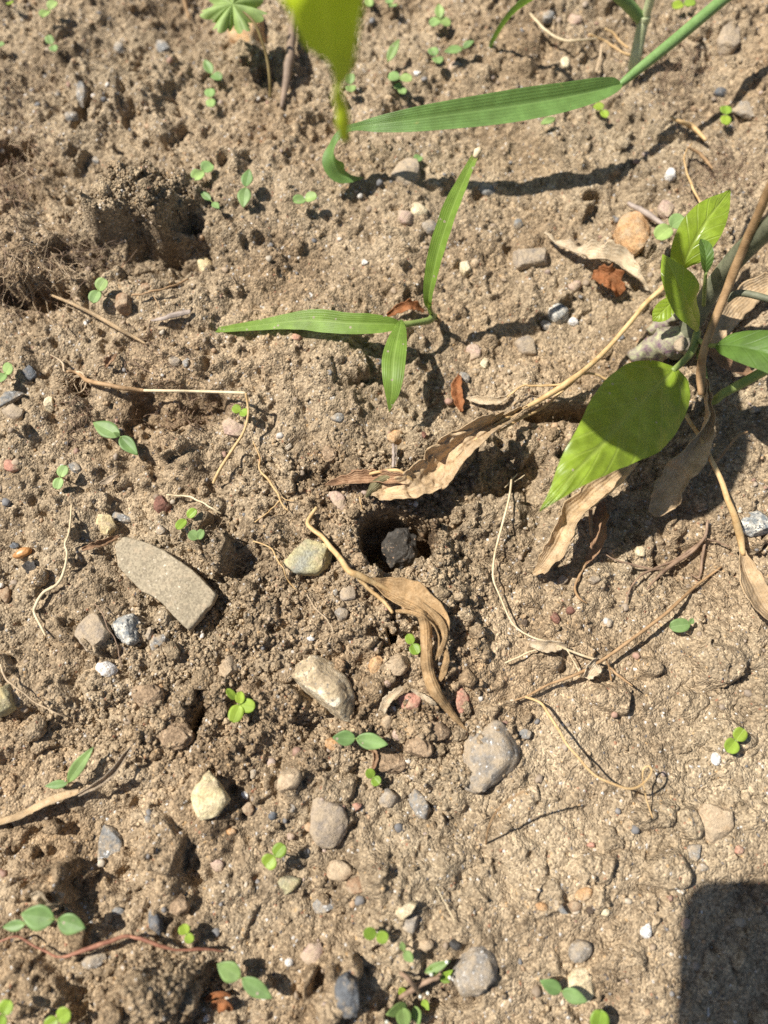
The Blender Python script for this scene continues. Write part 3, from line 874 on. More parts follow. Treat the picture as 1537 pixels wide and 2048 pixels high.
stone("stone", "round tan pebble above the mossy tuft at the bottom", "pebble", "tan", ellipse_pts(853, 1890, 15, 14, 0, 7), hk=0.8, sink=0.3, facets=2)
stone("stone", "large lumpy grey stone caked with soil beside the mossy tuft", "stone", "grey",
      poly(A[11], [(1180, 1150), (1290, 1085), (1430, 1050), (1445, 1170), (1420, 1290), (1340, 1390), (1230, 1380), (1160, 1280)]), hk=0.65, sink=0.25, facets=8)
stone("stone", "shiny black fragment above the large lumpy stone", "stone", "black", ellipse_pts(912, 1889, 13, 12, 0, 8), hk=0.9, sink=0.2)
stone("stone", "large orange brown stone behind the lobed leaf", "stone", "orange", [(455, 60), (470, 25), (510, 12), (538, 40), (542, 75), (520, 100), (480, 100), (460, 85)], hk=0.5, sink=0.3, boxy=0.45)
SL = [  # small slate bits of the top left
    ("small bluish slate bit at upper left, nearest the top edge", 239, 96, 11, 9, 20), ("blue grey slate chip right of the small bluish bit at upper left", 326, 96, 17, 11, 35),
    ("upright pointed grey slate splinter in a dark pocket at upper left", 165, 184, 10, 27, 10), ("dull grey slate bit just below the upright splinter", 143, 233, 13, 10, 0),
    ("lone round blue slate bit left of the big soil lump", 193, 322, 7, 8, 0), ("tiny slate bit left of the upright splinter", 115, 188, 8, 6, -30), ("thin dark slate sliver near the rooty left edge", 34, 260, 4, 10, 0)]
for lb, x, y, rx, ry, a in SL:
    stone("slate_chip", lb, "slate", "bluegrey", ellipse_pts(x, y, rx, ry, a, x), hk=0.55, sink=0.2, boxy=0.3)
ST = [  # label, category, material, px, py, rx, ry, angle, height
    ("pale grey tan stone lying in the shadow of the long grass blade", "stone", "greybrown", 815, 350, 36, 28, 5, .7),
    ("flat pinkish stone below the curled grass tip", "stone", "pink", 808, 432, 24, 15, 20, .45),
    ("cream stone right of the flat pinkish stone", "stone", "cream", 840, 421, 20, 15, 30, .5),
    ("small grey stone below the cream stone by the upright blade", "stone", "grey", 861, 452, 17, 16, 0, .6),
    ("dark grey flat stone right of the upright blade tip", "stone", "bluegrey", 977, 378, 21, 14, 20, .5),
    ("small pink stone above the long grass blade", "stone", "pink", 911, 131, 15, 9, -20, .6),
    ("tiny white chip above the long grass blade", "stone chip", "white", 835, 146, 8, 5, 10, .6),
    ("smooth rounded orange brown stone behind the glossy pepper leaf", "stone", "orange", 1264, 470, 34, 42, 8, .7),
    ("crumbly white chalk lump under the upper right roots", "stone", "white", 1342, 350, 15, 13, -20, .6),
    ("grey brown upright pebble near the top right corner", "pebble", "greybrown", 1457, 78, 21, 30, 10, .7),
    ("purplish grey pebble near the top edge among straws", "pebble", "pink", 1150, 40, 15, 13, 0, .7),
    ("blue grey pebble left of the purplish one near the top edge", "pebble", "bluegrey", 1097, 34, 13, 11, 0, .6),
    ("yellowish tan bit below the dry straws at the top", "pebble", "cream", 1130, 126, 10, 13, 0, .7),
    ("pale stone chip behind the round seedling leaf by the pepper plant", "stone chip", "pink", 1335, 420, 20, 16, 30, .5),
    ("pale bluish flat stone near the right edge at the top", "stone", "grey", 1492, 218, 34, 15, 15, .4),
    ("dark blue pebble beside the pale bluish stone", "pebble", "darkslate", 1441, 185, 14, 8, 15, .6),
    ("flat grey tan stone left of the cream crinkled leaf", "stone", "greybrown", 1060, 511, 52, 24, 3, .45),
    ("small dark round pebble above the flat grey tan stone", "pebble", "bluegrey", 1037, 449, 10, 9, 0, .8),
    ("shiny cream pebble right of the upright grass leaf", "pebble", "cream", 931, 535, 12, 16, -15, .8),
    ("smaller tan pebble touching the shiny cream pebble", "pebble", "tan", 950, 527, 8, 9, 0, .8),
    ("small blue grey oval pebble under the hanging grass leaf", "pebble", "bluegrey", 678, 836, 17, 9, 5, .7),
    ("ochre block shaped stone above the large dry leaf", "stone", "orange", 792, 874, 20, 12, -5, .8),
    ("dark slate pebble beside the rusty leaf scrap", "pebble", "bluegrey", 928, 756, 12, 14, -25, .7),
    ("purplish brown clod shaped stone in the grass shadow", "stone", "pink", 947, 703, 16, 19, 15, .6),
    ("tiny white chip above the flat lying grass leaf", "stone chip", "white", 730, 524, 8, 6, 0, .6),
    ("tiny purple red pebble right of the ochre block", "pebble", "maroon", 848, 870, 6, 7, 0, .9),
    ("rounded soil coloured pebble left of the ochre block", "pebble", "clod", 660, 910, 16, 16, 0, .8),
    ("cream pebble right of the purplish clod shaped stone", "pebble", "cream", 970, 727, 10, 10, 0, .6),
    ("brick red chip under the flat lying grass leaf", "stone chip", "red", 592, 676, 15, 8, 5, .5),
    ("chalky white stone between the pepper leaf and grass", "stone", "granite", 1117, 628, 24, 18, 20, .7),
    ("small whitish pebble right of the chalky white stone", "pebble", "white", 1147, 643, 10, 8, 0, .6),
    ("blue grey flat chip touching the chalky white stone", "stone chip", "bluegrey", 1095, 650, 14, 9, 20, .5),
    ("flat pinkish stone above the chalky white stone", "stone", "pink", 1149, 573, 21, 11, -15, .5),
    ("olive grey stone with shadow left of the dry stalk", "stone", "greybrown", 1054, 693, 25, 20, 30, .7),
    ("small pale pebble by the right edge below the dark leaf", "pebble", "grey", 1509, 819, 11, 9, 0, .7),
    ("upright dark slate bit near the left edge", "slate", "darkslate", 58, 745, 13, 16, -25, .6),
    ("tan stone under the blue slate at the left edge", "stone", "greybrown", 27, 826, 23, 17, -10, .7),
    ("rough cream lump right of the blue slate", "stone", "cream", 98, 808, 10, 19, 0, .6),
    ("rounded brown pebble below the big soil lump", "pebble", "brown", 249, 608, 17, 19, 0, .9),
    ("small reddish brown pebble right of the brown pebble", "pebble", "brown", 294, 574, 11, 9, 20, .7),
    ("brick red crumbly lump at the left edge", "stone", "red", 25, 932, 21, 13, -10, .7),
    ("dark slate chip right of the small round seedling", "slate", "bluegrey", 150, 935, 15, 9, 35, .5),
    ("smooth buff pebble beside a grey green one", "pebble", "greybrown", 350, 723, 12, 9, -10, .7),
    ("small grey green pebble right of the buff pebble", "pebble", "bluegrey", 372, 726, 8, 10, 0, .8),
    ("dark purplish brown lump left of the tan root", "stone", "maroon", 326, 1012, 20, 18, 0, .8),
    ("two toned tan pebble in the shade of the big soil lump", "pebble", "yellow", 409, 531, 16, 15, 0, .7),
    ("dull pinkish flat stone in the bend of the straw", "stone", "pink", 468, 854, 26, 20, 20, .4),
    ("golden tan stone above the slate slab corner", "stone", "yellow", 211, 1051, 26, 21, 35, .5),
    ("small round grey pebble above the slate slab", "pebble", "grey", 323, 1061, 11, 10, 0, .8),
    ("dark greenish chip behind the golden tan stone", "stone chip", "bluegrey", 248, 1037, 24, 10, 15, .5),
    ("small blue slate pebble at the left edge by the amber seed", "pebble", "darkslate", 29, 1090, 11, 8, 0, .7),
    ("crumbly black lump below the amber seed", "stone", "black", 64, 1134, 20, 16, 0, .8),
    ("reddish brown pebble at the left edge below the black lump", "pebble", "brown", 11, 1190, 13, 18, 0, .8),
    ("big olive grey stone cut by the left edge", "stone", "olive", 6, 1400, 26, 40, 5, .8),
    ("dark grey rock with a shaded face left of the granite", "stone", "greybrown", 186, 1262, 32, 42, -20, .7),
    ("small dark pebble between the granite and the blue grey flat stone", "pebble", "grey", 298, 1267, 10, 14, 15, .7),
    ("blue grey flat stone half hidden right of the granite", "stone", "bluegrey", 321, 1285, 22, 19, 0, .35),
    ("tan oval stone above the four leaved seedling", "stone", "tan", 458, 1341, 24, 30, 5, .7),
    ("golden brown pebble left of the tan oval stone", "pebble", "orange", 322, 1383, 14, 15, 0, .6),
    ("round grey pebble of the pair above the whitish stone", "pebble", "grey", 683, 1229, 15, 14, -30, .8),
    ("lumpy grey tan pebble above the round one beside the leaf stalk", "pebble", "greybrown", 697, 1190, 16, 20, 20, .8),
    ("thin slate bit left of the lumpy grey tan pebble", "slate", "bluegrey", 671, 1187, 6, 11, 0, .7),
    ("orange tan pebble between the whitish stone and ochre rock", "pebble", "orange", 752, 1331, 14, 22, 25, .7),
    ("ochre rock left of the rolled dry leaf", "stone", "tan", 794, 1331, 28, 23, -15, .7),
    ("small pink bead below the ochre rock", "pebble", "pink", 775, 1368, 8, 8, 0, 1.0),
    ("flat brick red stone beneath the papery leaf scrap", "stone", "red", 821, 1402, 30, 17, -10, .45),
    ("brick red stone right of the rolled dry leaf", "stone", "red", 924, 1400, 18, 26, 10, .5),
    ("rounded tan pebble below the papery leaf scrap", "pebble", "tan", 775, 1441, 11, 19, 5, .9),
    ("soil caked stone left of the rolled leaf tip", "stone", "clod", 872, 1463, 38, 18, 5, .7),
    ("soil caked round stone below the long soil caked one", "stone", "clod", 838, 1490, 29, 30, 20, .8),
    ("soil caked stone just below the pointed two leaf seedling", "stone", "clod", 780, 1518, 34, 28, 10, .8),
    ("small purplish stone left of the soil caked round stone", "stone", "pink", 797, 1470, 13, 12, 0, .7),
    ("pinkish orange chip left of the pointed two leaf seedling", "stone chip", "orange", 664, 1487, 15, 14, 20, .6),
    ("thin white flake below the olive flat stone", "stone chip", "white", 623, 1276, 11, 6, 15, .4),
    ("round blue grey bead on the pale crust", "pebble", "bluegrey", 1218, 1247, 9, 9, 0, 1.0),
    ("small grey pebble below the crinkled leaf lobe", "pebble", "greybrown", 1125, 1160, 10, 12, 40, .8),
    ("small grey pebble right of the brown leaf strip", "pebble", "greybrown", 1188, 1160, 13, 9, 0, .7),
    ("whitish pebble at the edge of the leaf shadow", "pebble", "cream", 1282, 1104, 13, 10, 20, .7),
    ("dark red brown crumb left of the blue grey bead", "pebble", "maroon", 1110, 1234, 9, 15, -30, .7),
    ("small dark red crumb above the blue grey bead", "pebble", "maroon", 1141, 1221, 10, 8, 0, .7),
    ("small dark crumb left of the two red ones", "pebble", "darkclod", 1049, 1246, 8, 8, 0, .7),
    ("bright white chip below the bright round seedling at right", "stone chip", "white", 1432, 1517, 10, 14, -10, .4),
    ("blue grey pebble above right of the large rounded grey stone", "pebble", "bluegrey", 1051, 1468, 17, 10, 10, .7),
    ("pale blue white rock by the right edge in the leaf shadow", "stone", "granite", 1516, 1046, 34, 28, 0, .5),
    ("pale tan block set in the crust at lower right", "stone", "tan", 1428, 1647, 42, 42, 10, .4),
    ("grey blue chip below the pale tan block", "stone chip", "bluegrey", 1388, 1706, 20, 15, -25, .4),
    ("smooth pink pebble right of the grey blue chip", "pebble", "red", 1477, 1699, 12, 9, 20, .8),
    ("smooth white pebble left of the dark phone shadow", "pebble", "white", 1293, 1861, 11, 17, 20, .8),
    ("round grey brown stone above the cream block", "stone", "grey", 1161, 1904, 26, 25, 10, .8),
    ("cream block shaped stone beside the bottom two leaf seedling", "stone", "cream", 1166, 1965, 34, 38, 15, .7),
    ("brown rounded pebble above the round grey brown stone", "pebble", "brown", 1152, 1813, 16, 12, 15, .9),
    ("dark round pebble right of the brown rounded pebble", "pebble", "darkclod", 1181, 1821, 8, 8, 0, 1.0),
    ("tan pebble left of the brown rounded pebble", "pebble", "orange", 1085, 1814, 14, 10, 20, .6),
    ("slanting slate sliver between two brown pebbles", "slate", "bluegrey", 1121, 1815, 7, 26, -32, .5),
    ("tiny brick red crumb on the pale crust", "pebble", "red", 1183, 1690, 9, 6, 0, .7),
    ("flat orange patch of stone above the brown rounded pebble", "stone", "orange", 1168, 1788, 19, 13, -20, .35),
    ("pale flat pebble right of the dark round pebble", "pebble", "cream", 1210, 1823, 12, 9, 20, .4),
    ("pale pebble inside the dark phone shadow", "pebble", "grey", 1480, 1844, 14, 10, 10, .5),
    ("small grey pebble at the left edge of the phone shadow", "pebble", "pink", 1372, 1846, 9, 13, 0, .6),
    ("small grey pebble below the grey blue chip", "pebble", "grey", 1406, 1735, 12, 10, 0, .6),
    ("dark brown flake right of the folded tan chip", "stone chip", "brown", 118, 1795, 17, 14, 30, .5),
    ("long dark slate shard above the red stem", "slate", "darkslate", 310, 1843, 15, 32, -28, .6),
    ("small dull slate bit left of the long dark shard", "slate", "bluegrey", 237, 1823, 15, 9, 20, .4),
    ("silvery grey slate flake under the red stem", "slate", "grey", 184, 1922, 36, 15, -14, .4),
    ("soil caked stone right of the long dark shard", "stone", "clod", 355, 1812, 26, 27, 0, .8),
    ("pinkish pebble below the pale yellow stone", "pebble", "pink", 435, 1731, 14, 13, 0, .6),
    ("small golden pebble just below the pale yellow stone", "pebble", "orange", 463, 1664, 11, 8, 0, .8),
    ("small blue grey chip left of the pale yellow stone", "stone chip", "bluegrey", 297, 1637, 10, 8, 30, .5),
    ("dark rounded pebble right of the pale yellow stone", "pebble", "brown", 496, 1619, 13, 17, 20, .8),
    ("whitish chip between the yellow stone and the dark pebble", "stone chip", "white", 490, 1591, 8, 10, -30, .5),
    ("small grey pebble above the egg shaped pebble's left side", "pebble", "grey", 507, 1548, 9, 10, 0, .8),
    ("whitish chip at the bottom edge below the rusty curl", "stone chip", "white", 414, 2036, 12, 9, 0, .5),
    ("small blue slate chip near the egg shaped pebble", "slate", "darkslate", 546, 1632, 12, 9, 10, .6),
    ("small red brown chip right of the oval grey brown stone", "stone chip", "red", 711, 1614, 13, 9, -20, .5),
    ("pale grey pebble under the oval grey brown stone's left edge", "pebble", "grey", 582, 1617, 11, 10, 0, .8),
    ("smooth purplish pebble low left of the oval stone", "pebble", "pink", 581, 1672, 10, 8, 10, .8),
    ("knobbly tan clod left of the slate slab bottom", "stone", "clod", 300, 1395, 34, 26, 10, .7),
    ("rounded soil clod above the crack beside the four leaved seedling", "stone", "clod", 352, 1470, 36, 30, 0, .7),
]
for i, (lb, cat, mt, x, y, rx, ry, a, hk) in enumerate(ST):
    nm = {"stone": "stone", "pebble": "pebble", "stone chip": "stone_chip", "slate": "slate_chip"}[cat]
    flat = cat in ("slate", "stone chip")
    stone(nm, lb, cat, mt, (ellipse_pts if cat == 'pebble' or 'round' in lb else angular_pts)(x, y, rx, ry, a, i * 7 + 1), hk=hk, sink=0.26 if flat else 0.46, boxy=0.3 if flat else 0.5,
          facets=8 if cat != "pebble" and 'round' not in lb else 4, rgh=2.2 if mt in ("clod", "darkclod", "black") else 1.0)
stone("slate_chip", "angular blue grey slate lying at the left edge", "slate", "bluegrey", poly(A[4], [(-40, 830), (60, 800), (110, 795), (150, 815), (90, 860), (40, 885), (0, 920), (-40, 930)]), hk=0.35, sink=0.1, boxy=0.25, lift=0.001)
stone("seed", "shiny amber brown seed near the left edge", "seed", "amber", ellipse_pts(46, 1106, 20, 9, -25, 9), hk=0.8, sink=0.2, facets=0, rgh=0.3)
# the dark lump down in the burrow
bl = stone("charcoal_lump", "cracked black charcoal lump sitting inside the burrow", "charcoal", "charcoal",
      poly(A[8], [(780, 145), (830, 108), (900, 112), (950, 165), (966, 240), (930, 310), (870, 352), (790, 340), (745, 275), (750, 195)]), hk=0.8, facets=6, rgh=1.8, zabs=HRIM - 0.0170, sub=3)

# ------------------------------------------------------------------ leaves, tubes
def cr(vals, t):                          # Catmull-Rom through a list of floats / Vectors
    n = len(vals) - 1
    x = min(max(t, 0.0), 1.0) * n
    i = min(int(x), n - 1)
    f = x - i
    p0, p1, p2, p3 = vals[max(i - 1, 0)], vals[i], vals[i + 1], vals[min(i + 2, n)]
    return 0.5 * ((2 * p1) + (p2 - p0) * f + (2 * p0 - 5 * p1 + 4 * p2 - p3) * f * f + (3 * p1 - p0 - 3 * p2 + p3) * f * f * f)
def lst(v, n):
    return list(v) if isinstance(v, (list, tuple)) else [v] * n
def sheet_mesh(name, rows, us, vs):
    nu, nv = len(rows), len(rows[0])
    verts = [p for r_ in rows for p in r_]
    faces = [(i * nv + j, i * nv + j + 1, (i + 1) * nv + j + 1, (i + 1) * nv + j) for i in range(nu - 1) for j in range(nv - 1)]
    me = bpy.data.meshes.new(name)
    me.from_pydata([tuple(v) for v in verts], [], faces)
    uvl = me.uv_layers.new(name="UVMap")
    vi = np.empty(len(me.loops), dtype=np.int32)
    me.loops.foreach_get("vertex_index", vi)
    uv = np.array([(u, v) for u in us for v in vs], dtype=np.float32)[vi]
    uvl.data.foreach_set("uv", uv.reshape(-1))
    return me
def blade(name, parent, mat, spine, wl, wr, roll=0, foldl=0, foldr=0, curll=0, curlr=0, nu=40, nv=13, crum=0.0, crs=0.006, edge=0.0, rel=False,
          seed=0, thick=0.0, vein=None, clampg=False, label=None):
    """A leaf: spine of (px, py, height), half widths in photo pixels to either side, folded and curled about the spine."""
    pts = [(atg(x, y, h) if rel else at(x, y, h)) for x, y, h in spine]
    ms = [msize(x, y, p.z) for (x, y, h), p in zip(spine, pts)]
    n = len(spine)
    wl, wr = [a * b for a, b in zip(lst(wl, n), ms)], [a * b for a, b in zip(lst(wr, n), ms)]
    roll, foldl, foldr, curll, curlr = [lst(q, n) for q in (roll, foldl, foldr, curll, curlr)]
    rows, us = [], []
    half = nv // 2
    s = Vector((seed * 3.7, seed * 1.3, seed * 0.7))
    for i in range(nu):
        t = i / (nu - 1)
        P = cr(pts, t)
        T = (cr(pts, min(t + 0.012, 1)) - cr(pts, max(t - 0.012, 0)))
        T = T.normalized() if T.length > 1e-9 else Vector((1, 0, 0))
        side = Vector((T.y, -T.x, 0))
        side = side.normalized() if side.length > 1e-6 else Vector((1, 0, 0))
        up = side.cross(T).normalized()
        if up.z < 0: up = -up
        a = R(cr(roll, t))
        side, up = side * math.cos(a) + up * math.sin(a), up * math.cos(a) - side * math.sin(a)
        row = [None] * nv
        row[half] = P
        for sg, W, fo, cu in ((-1, cr(wl, t), cr(foldl, t), cr(curll, t)), (1, cr(wr, t), cr(foldr, t), cr(curlr, t))):
            W = max(W, 1e-5)
            if edge:
                W *= 1 + edge * mnoise.noise(Vector((t * 11, sg * 3.1, seed))) + edge * 0.35 * mnoise.noise(Vector((t * 30, sg * 3.1, seed)))
            x = z = 0.0
            for k in range(1, half + 1):
                ang = R(fo + cu * (k - 0.5) / half)
                x += math.cos(ang) * W / half
                z += math.sin(ang) * W / half
                row[half + sg * k] = P + side * (sg * x) + up * z
        if vein:
            for k in range(nv):
                v = abs(k / (nv - 1) - 0.5)
                ph = t - 0.42 * v ** 0.8
                row[k] = row[k] + up * (vein * (abs(((ph * 7.0) % 1.0) - 0.5) * 2 - 0.5) * min(1, v * 5) * (1 - 1.2 * v))
        if crum:
            for k in range(nv):
                q = row[k]
                m_ = abs(k / (nv - 1) - 0.5) * 2
                dz = mnoise.noise(q / crs + s) + 0.5 * mnoise.noise(q / (crs * 0.42) + s)
                dx = mnoise.noise(q / crs + s + Vector((7, 7, 7)))
                row[k] = q + up * (crum * dz * (0.4 + 0.8 * m_)) + T * (crum * 0.6 * dx)
        if clampg:
            for k in range(nv):
                q = row[k]
                zz = gz(q.x, q.y) + 0.0004
                if q.z < zz: row[k] = Vector((q.x, q.y, zz))
        rows.append(row)
        us.append(t)
    me = sheet_mesh(name, rows, us, [k / (nv - 1) for k in range(nv)])
    if parent is None:
        vs = [v.co.copy() for v in me.vertices]
        c = Vector((sum(v.x for v in vs) / len(vs), sum(v.y for v in vs) / len(vs), min(v.z for v in vs)))
        for v in me.vertices: v.co = v.co - c
        o = link(name, me, mat)
        o.location = c
    else:
        o = link(name, me, mat, parent)
    if thick:
        md = o.modifiers.new("thickness", 'SOLIDIFY')
        md.thickness = thick
        md.offset = 0
    if label: o["label"] = label
    return o
def tube_data(pts, radii, sides=7, nseg=None, jit=0.0, seed=0, lumpy=0.0):
    n = len(pts)
    nseg = nseg or max(4, (n - 1) * 5)
    verts, faces = [], []
    prev = None
    for i in range(nseg + 1):
        t = i / nseg
        P, r = cr(pts, t), max(cr(radii, t), 2e-5)
        T = cr(pts, min(t + 0.01, 1)) - cr(pts, max(t - 0.01, 0))
        T = T.normalized() if T.length > 1e-9 else Vector((1, 0, 0))
        if prev is None:
            prev = T.orthogonal().normalized()
        prev = (prev - T * prev.dot(T)).normalized()
        b = T.cross(prev)
        if jit:
            P = P + prev * (jit * mnoise.noise(Vector((t * 9, seed, 0)))) + b * (jit * mnoise.noise(Vector((t * 9, seed, 5))))
        for k in range(sides):
            a = 2 * math.pi * k / sides
            rr = r * (1 + lumpy * mnoise.noise(Vector((t * nseg * 0.35, k * 1.1, seed))))
            verts.append(P + prev * (rr * math.cos(a)) + b * (rr * math.sin(a)))
    for i in range(nseg):
        for k in range(sides):
            k2 = (k + 1) % sides
            faces.append((i * sides + k, i * sides + k2, (i + 1) * sides + k2, (i + 1) * sides + k))
    faces.append(tuple(range(sides))[::-1])
    faces.append(tuple(range(nseg * sides, nseg * sides + sides)))
    return verts, faces
def tubes(name, parent, mat, chains, sides=7, rel=True, jit=0.0, lumpy=0.0, label=None, seed=0):
    """One mesh from one or more joined strands: each a list of (px, py, height, half width in px)."""
    V, Fc = [], []
    for ci, ch in enumerate(chains):
        pts = [(atg(c[0], c[1], c[2]) if rel else at(c[0], c[1], c[2])) for c in ch]
        rad = [c[3] * msize(c[0], c[1], p.z) for c, p in zip(ch, pts)]
        v, f = tube_data(pts, rad, sides, jit=jit, lumpy=lumpy, seed=seed + ci)
        b = len(V)
        V += v
        Fc += [tuple(q + b for q in x) for x in f]
    me = bpy.data.meshes.new(name)
    if parent is None:
        c = Vector((sum(v.x for v in V) / len(V), sum(v.y for v in V) / len(V), min(v.z for v in V)))
        me.from_pydata([tuple(v - c) for v in V], [], Fc)
        o = link(name, me, mat)
        o.location = c
    else:
        me.from_pydata([tuple(v) for v in V], [], Fc)
        o = link(name, me, mat, parent)
    if label: o["label"] = label
    return o

# ------------------------------------------------------------------ seedlings
def leaf_part(parent, mat, b, tip, w, kind, cup, droop):
    T = tip - b
    Ln = T.length
    Tn = T.normalized()
    side = Vector((Tn.y, -Tn.x, 0)).normalized()
    up = side.cross(Tn)
    if up.z < 0: up = -up
    nu, nv = 11, 7
    rows, us = [], []
    for i in range(nu):
        t = i / (nu - 1)
        if kind == 'r':
            wd = math.sqrt(max(0, 1 - (2 * t - 1) ** 2)) ** 0.9
            if t < 0.2: wd = max(wd * 0.9, 0.12)
        else:
            wd = math.sin(math.pi * t ** 0.85) ** 0.8 * (1.0 if t < 0.5 else 1.0 - 0.25 * (t - 0.5)) if 0 < t < 1 else 0.03
        wd = max(wd, 0.03)
        row = []
        for k in range(nv):
            v = k / (nv - 1) * 2 - 1
            tt = t
            if kind == 'r' and t > 0.9: tt = t - 0.07 * (1 - abs(v)) * (t - 0.9) * 10
            q = b + Tn * (Ln * tt) + side * (v * w * wd)
            q = q + up * (cup * w * v * v * wd - droop * Ln * t * t - 0.10 * w * math.exp(-(v * 3) ** 2) * (1 - t))
            row.append(q)
        rows.append(row)
        us.append(t)
    me = sheet_mesh("leaf", rows, us, [k / (nv - 1) for k in range(nv)])
    o = link("leaf", me, mat, parent)
    md = o.modifiers.new("thickness", 'SOLIDIFY')
    md.thickness = 0.00022
    md.offset = 0
    return o
def seedling(label, leaves, mat="seedling pale", h=0.007, base=None, joint=None, group="weed seedlings", stem="stem pink", cat="seedling", name="seedling"):
    """leaves: (centre px, centre py, half length, half width, 'r' round or 'l' pointed [, extra height])"""
    if joint is None:
        joint = (sum(l[0] for l in leaves) / len(leaves), sum(l[1] for l in leaves) / len(leaves))
    J = atg(joint[0], joint[1], h)
    if base is None:
        g = gz(J.x, J.y)
        B = Vector((J.x + random.uniform(-.0008, .0008), J.y + random.uniform(-.0008, .0008), g - 0.001))
    else:
        B = atg(base[0], base[1], -0.0005)
    e = empty(name, B, label, cat, group)
    s = msize(joint[0], joint[1], J.z)
    for l in leaves:
        ex = l[5] if len(l) > 5 else 0.0
        c = at(l[0], l[1], J.z + 0.0006 + ex)
        d = c - J
        d.z = 0
        if d.length < 1e-6: d = Vector((0, 0.001, 0))
        dn = d.normalized()
        Lh, Wh = l[2] * s * 1.06, l[3] * s * 1.08
        b = c - dn * Lh
        if (b - J).dot(dn) < 0: b = J.copy()
        tip = c + dn * Lh
        b.z = J.z + ex * 0.2
        tip.z = J.z + 0.0008 + ex + random.uniform(-0.0012, 0.0016)
        leaf_part(e, mat, b, tip, Wh, l[4], 0.08 + 0.25 * random.random(), random.uniform(-0.05, 0.16))
        v, f = tube_data([J, (J + b) / 2 + Vector((0, 0, .0001)), b + dn * Lh * 0.15], [0.00022, 0.00022, 0.00018], 5, 4)
        me = bpy.data.meshes.new("leaf_stalk")
        me.from_pydata([tuple(q) for q in v], [], f)
        link("leaf_stalk", me, "stem green", e)
    v, f = tube_data([B, (B * 0.55 + J * 0.45) + Vector((random.uniform(-.0006, .0006), random.uniform(-.0006, .0006), 0)), J], [0.00034, 0.0003, 0.00028], 6, 7)
    me = bpy.data.meshes.new("stem")
    me.from_pydata([tuple(q) for q in v], [], f)
    link("stem", me, stem, e)
    return e
sd = seedling
sd("round two leaved seedling nearest the top left corner", [(105, 10, 11, 10, 'r'), (91, 28, 11, 10, 'r')], h=.006, base=(114, 42))
sd("tiny round leaved seedling just below the top left corner one", [(101, 82, 9, 8, 'r'), (107, 95, 8, 8, 'r')], h=.005)
sd("yellow green seedling leaf cut by the top left edge", [(20, 4, 9, 7, 'r')], "seedling bright", h=.004)
sd("small green leaf tip cut by the left edge near the top", [(3, 91, 10, 7, 'l')], "seedling blue", h=.004, joint=(-6, 90))
sd("seedling with one pointed and one oval leaf left of the thin olive stalk", [(418, 136, 20, 9, 'l'), (434, 154, 12, 10, 'r')], "seedling blue", h=.006, joint=(424, 148))
sd("round two leaved seedling below the pointed one left of the stalk", [(420, 184, 11, 10, 'r'), (422, 205, 11, 9, 'r')], h=.005)
sd("large round two leaved seedling above the pair by the big soil lump", [(412, 335, 15, 14, 'r'), (397, 348, 14, 13, 'r')], "seedling pale", h=.006)
sd("upright pair of pointed leaves right of the big soil lump", [(495, 357, 20, 11, 'l'), (488, 391, 20, 13, 'l')], "seedling blue", h=.006)
sd("slim seedling half in the shadow of the big soil lump", [(412, 391, 15, 7, 'l'), (432, 411, 11, 7, 'l')], "seedling blue", h=.005)
sd("round seedling cut by the top edge right of the blurred leaf", [(738, 2, 10, 9, 'r'), (730, -14, 10, 9, 'r')], h=.005)
sd("small two leaved seedling at the top edge above the tall sliver leaf", [(780, 0, 9, 8, 'r'), (787, 14, 8, 8, 'r')], h=.005)
sd("three leaved seedling near the top middle", [(880, 24, 18, 9, 'l', .002), (871, 42, 12, 10, 'r'), (891, 41, 11, 10, 'r')], h=.006, joint=(880, 39))
sd("single upright narrow leaf near the blurred leaf", [(784, 100, 26, 9, 'l', .004)], "seedling blue", h=.004, joint=(776, 126), base=(776, 132))
sd("round two leaved seedling below the three leaved one", [(867, 101, 11, 10, 'r'), (876, 122, 11, 10, 'r')], h=.006)
sd("seedling with a long oval leaf near the top middle stalk", [(908, 99, 19, 10, 'l'), (936, 91, 12, 7, 'l')], "seedling blue", h=.006, joint=(926, 97))
sd("round two leaved seedling beside the blurred leaf edge", [(700, 159, 11, 10, 'r'), (702, 178, 10, 10, 'r')], h=.005)
sd("larger of the two round seedlings crowded together below the narrow leaf", [(789, 152, 12, 11, 'r'), (812, 156, 12, 10, 'r')], h=.007)
sd("smaller of the two round seedlings crowded together below the narrow leaf", [(797, 172, 9, 8, 'r'), (805, 183, 9, 8, 'r')], h=.004)
sd("round two leaved seedling alone below the curled grass tip", [(599, 401, 12, 11, 'r'), (622, 396, 12, 11, 'r')], h=.006, base=(619, 426))
sd("small dark green leaf in the shadow of the long grass blade", [(836, 316, 10, 9, 'r')], "seedling blue", h=.003, joint=(832, 322))
sd("round two leaved seedling at the top edge near the right", [(1357, 9, 11, 10, 'r'), (1379, 6, 11, 10, 'r')], "seedling bright", h=.006)
sd("bright seedling under the end of the long grass blade", [(1200, 213, 12, 10, 'r'), (1210, 226, 9, 8, 'r')], "seedling bright", h=.005)
sd("bright round two leaved seedling near the right edge at the top", [(1453, 220, 12, 11, 'r'), (1453, 238, 11, 10, 'r')], "seedling bright", h=.006)
sd("pale leaf tip showing below the long grass blade", [(1096, 243, 18, 8, 'l')], "seedling pale", h=.005, joint=(1112, 235))
sd("large pale round seedling behind the glossy pepper leaf", [(1355, 443, 20, 17, 'r'), (1328, 463, 20, 16, 'r')], "seedling pale", h=.012)
sd("round two leaved seedling below the rooty left clump", [(204, 571, 14, 13, 'r'), (190, 591, 14, 12, 'r')], h=.006)
sd("round seedling cut by the left edge above the blue slate", [(16, 740, 13, 12, 'r'), (4, 754, 13, 11, 'r')], h=.006)
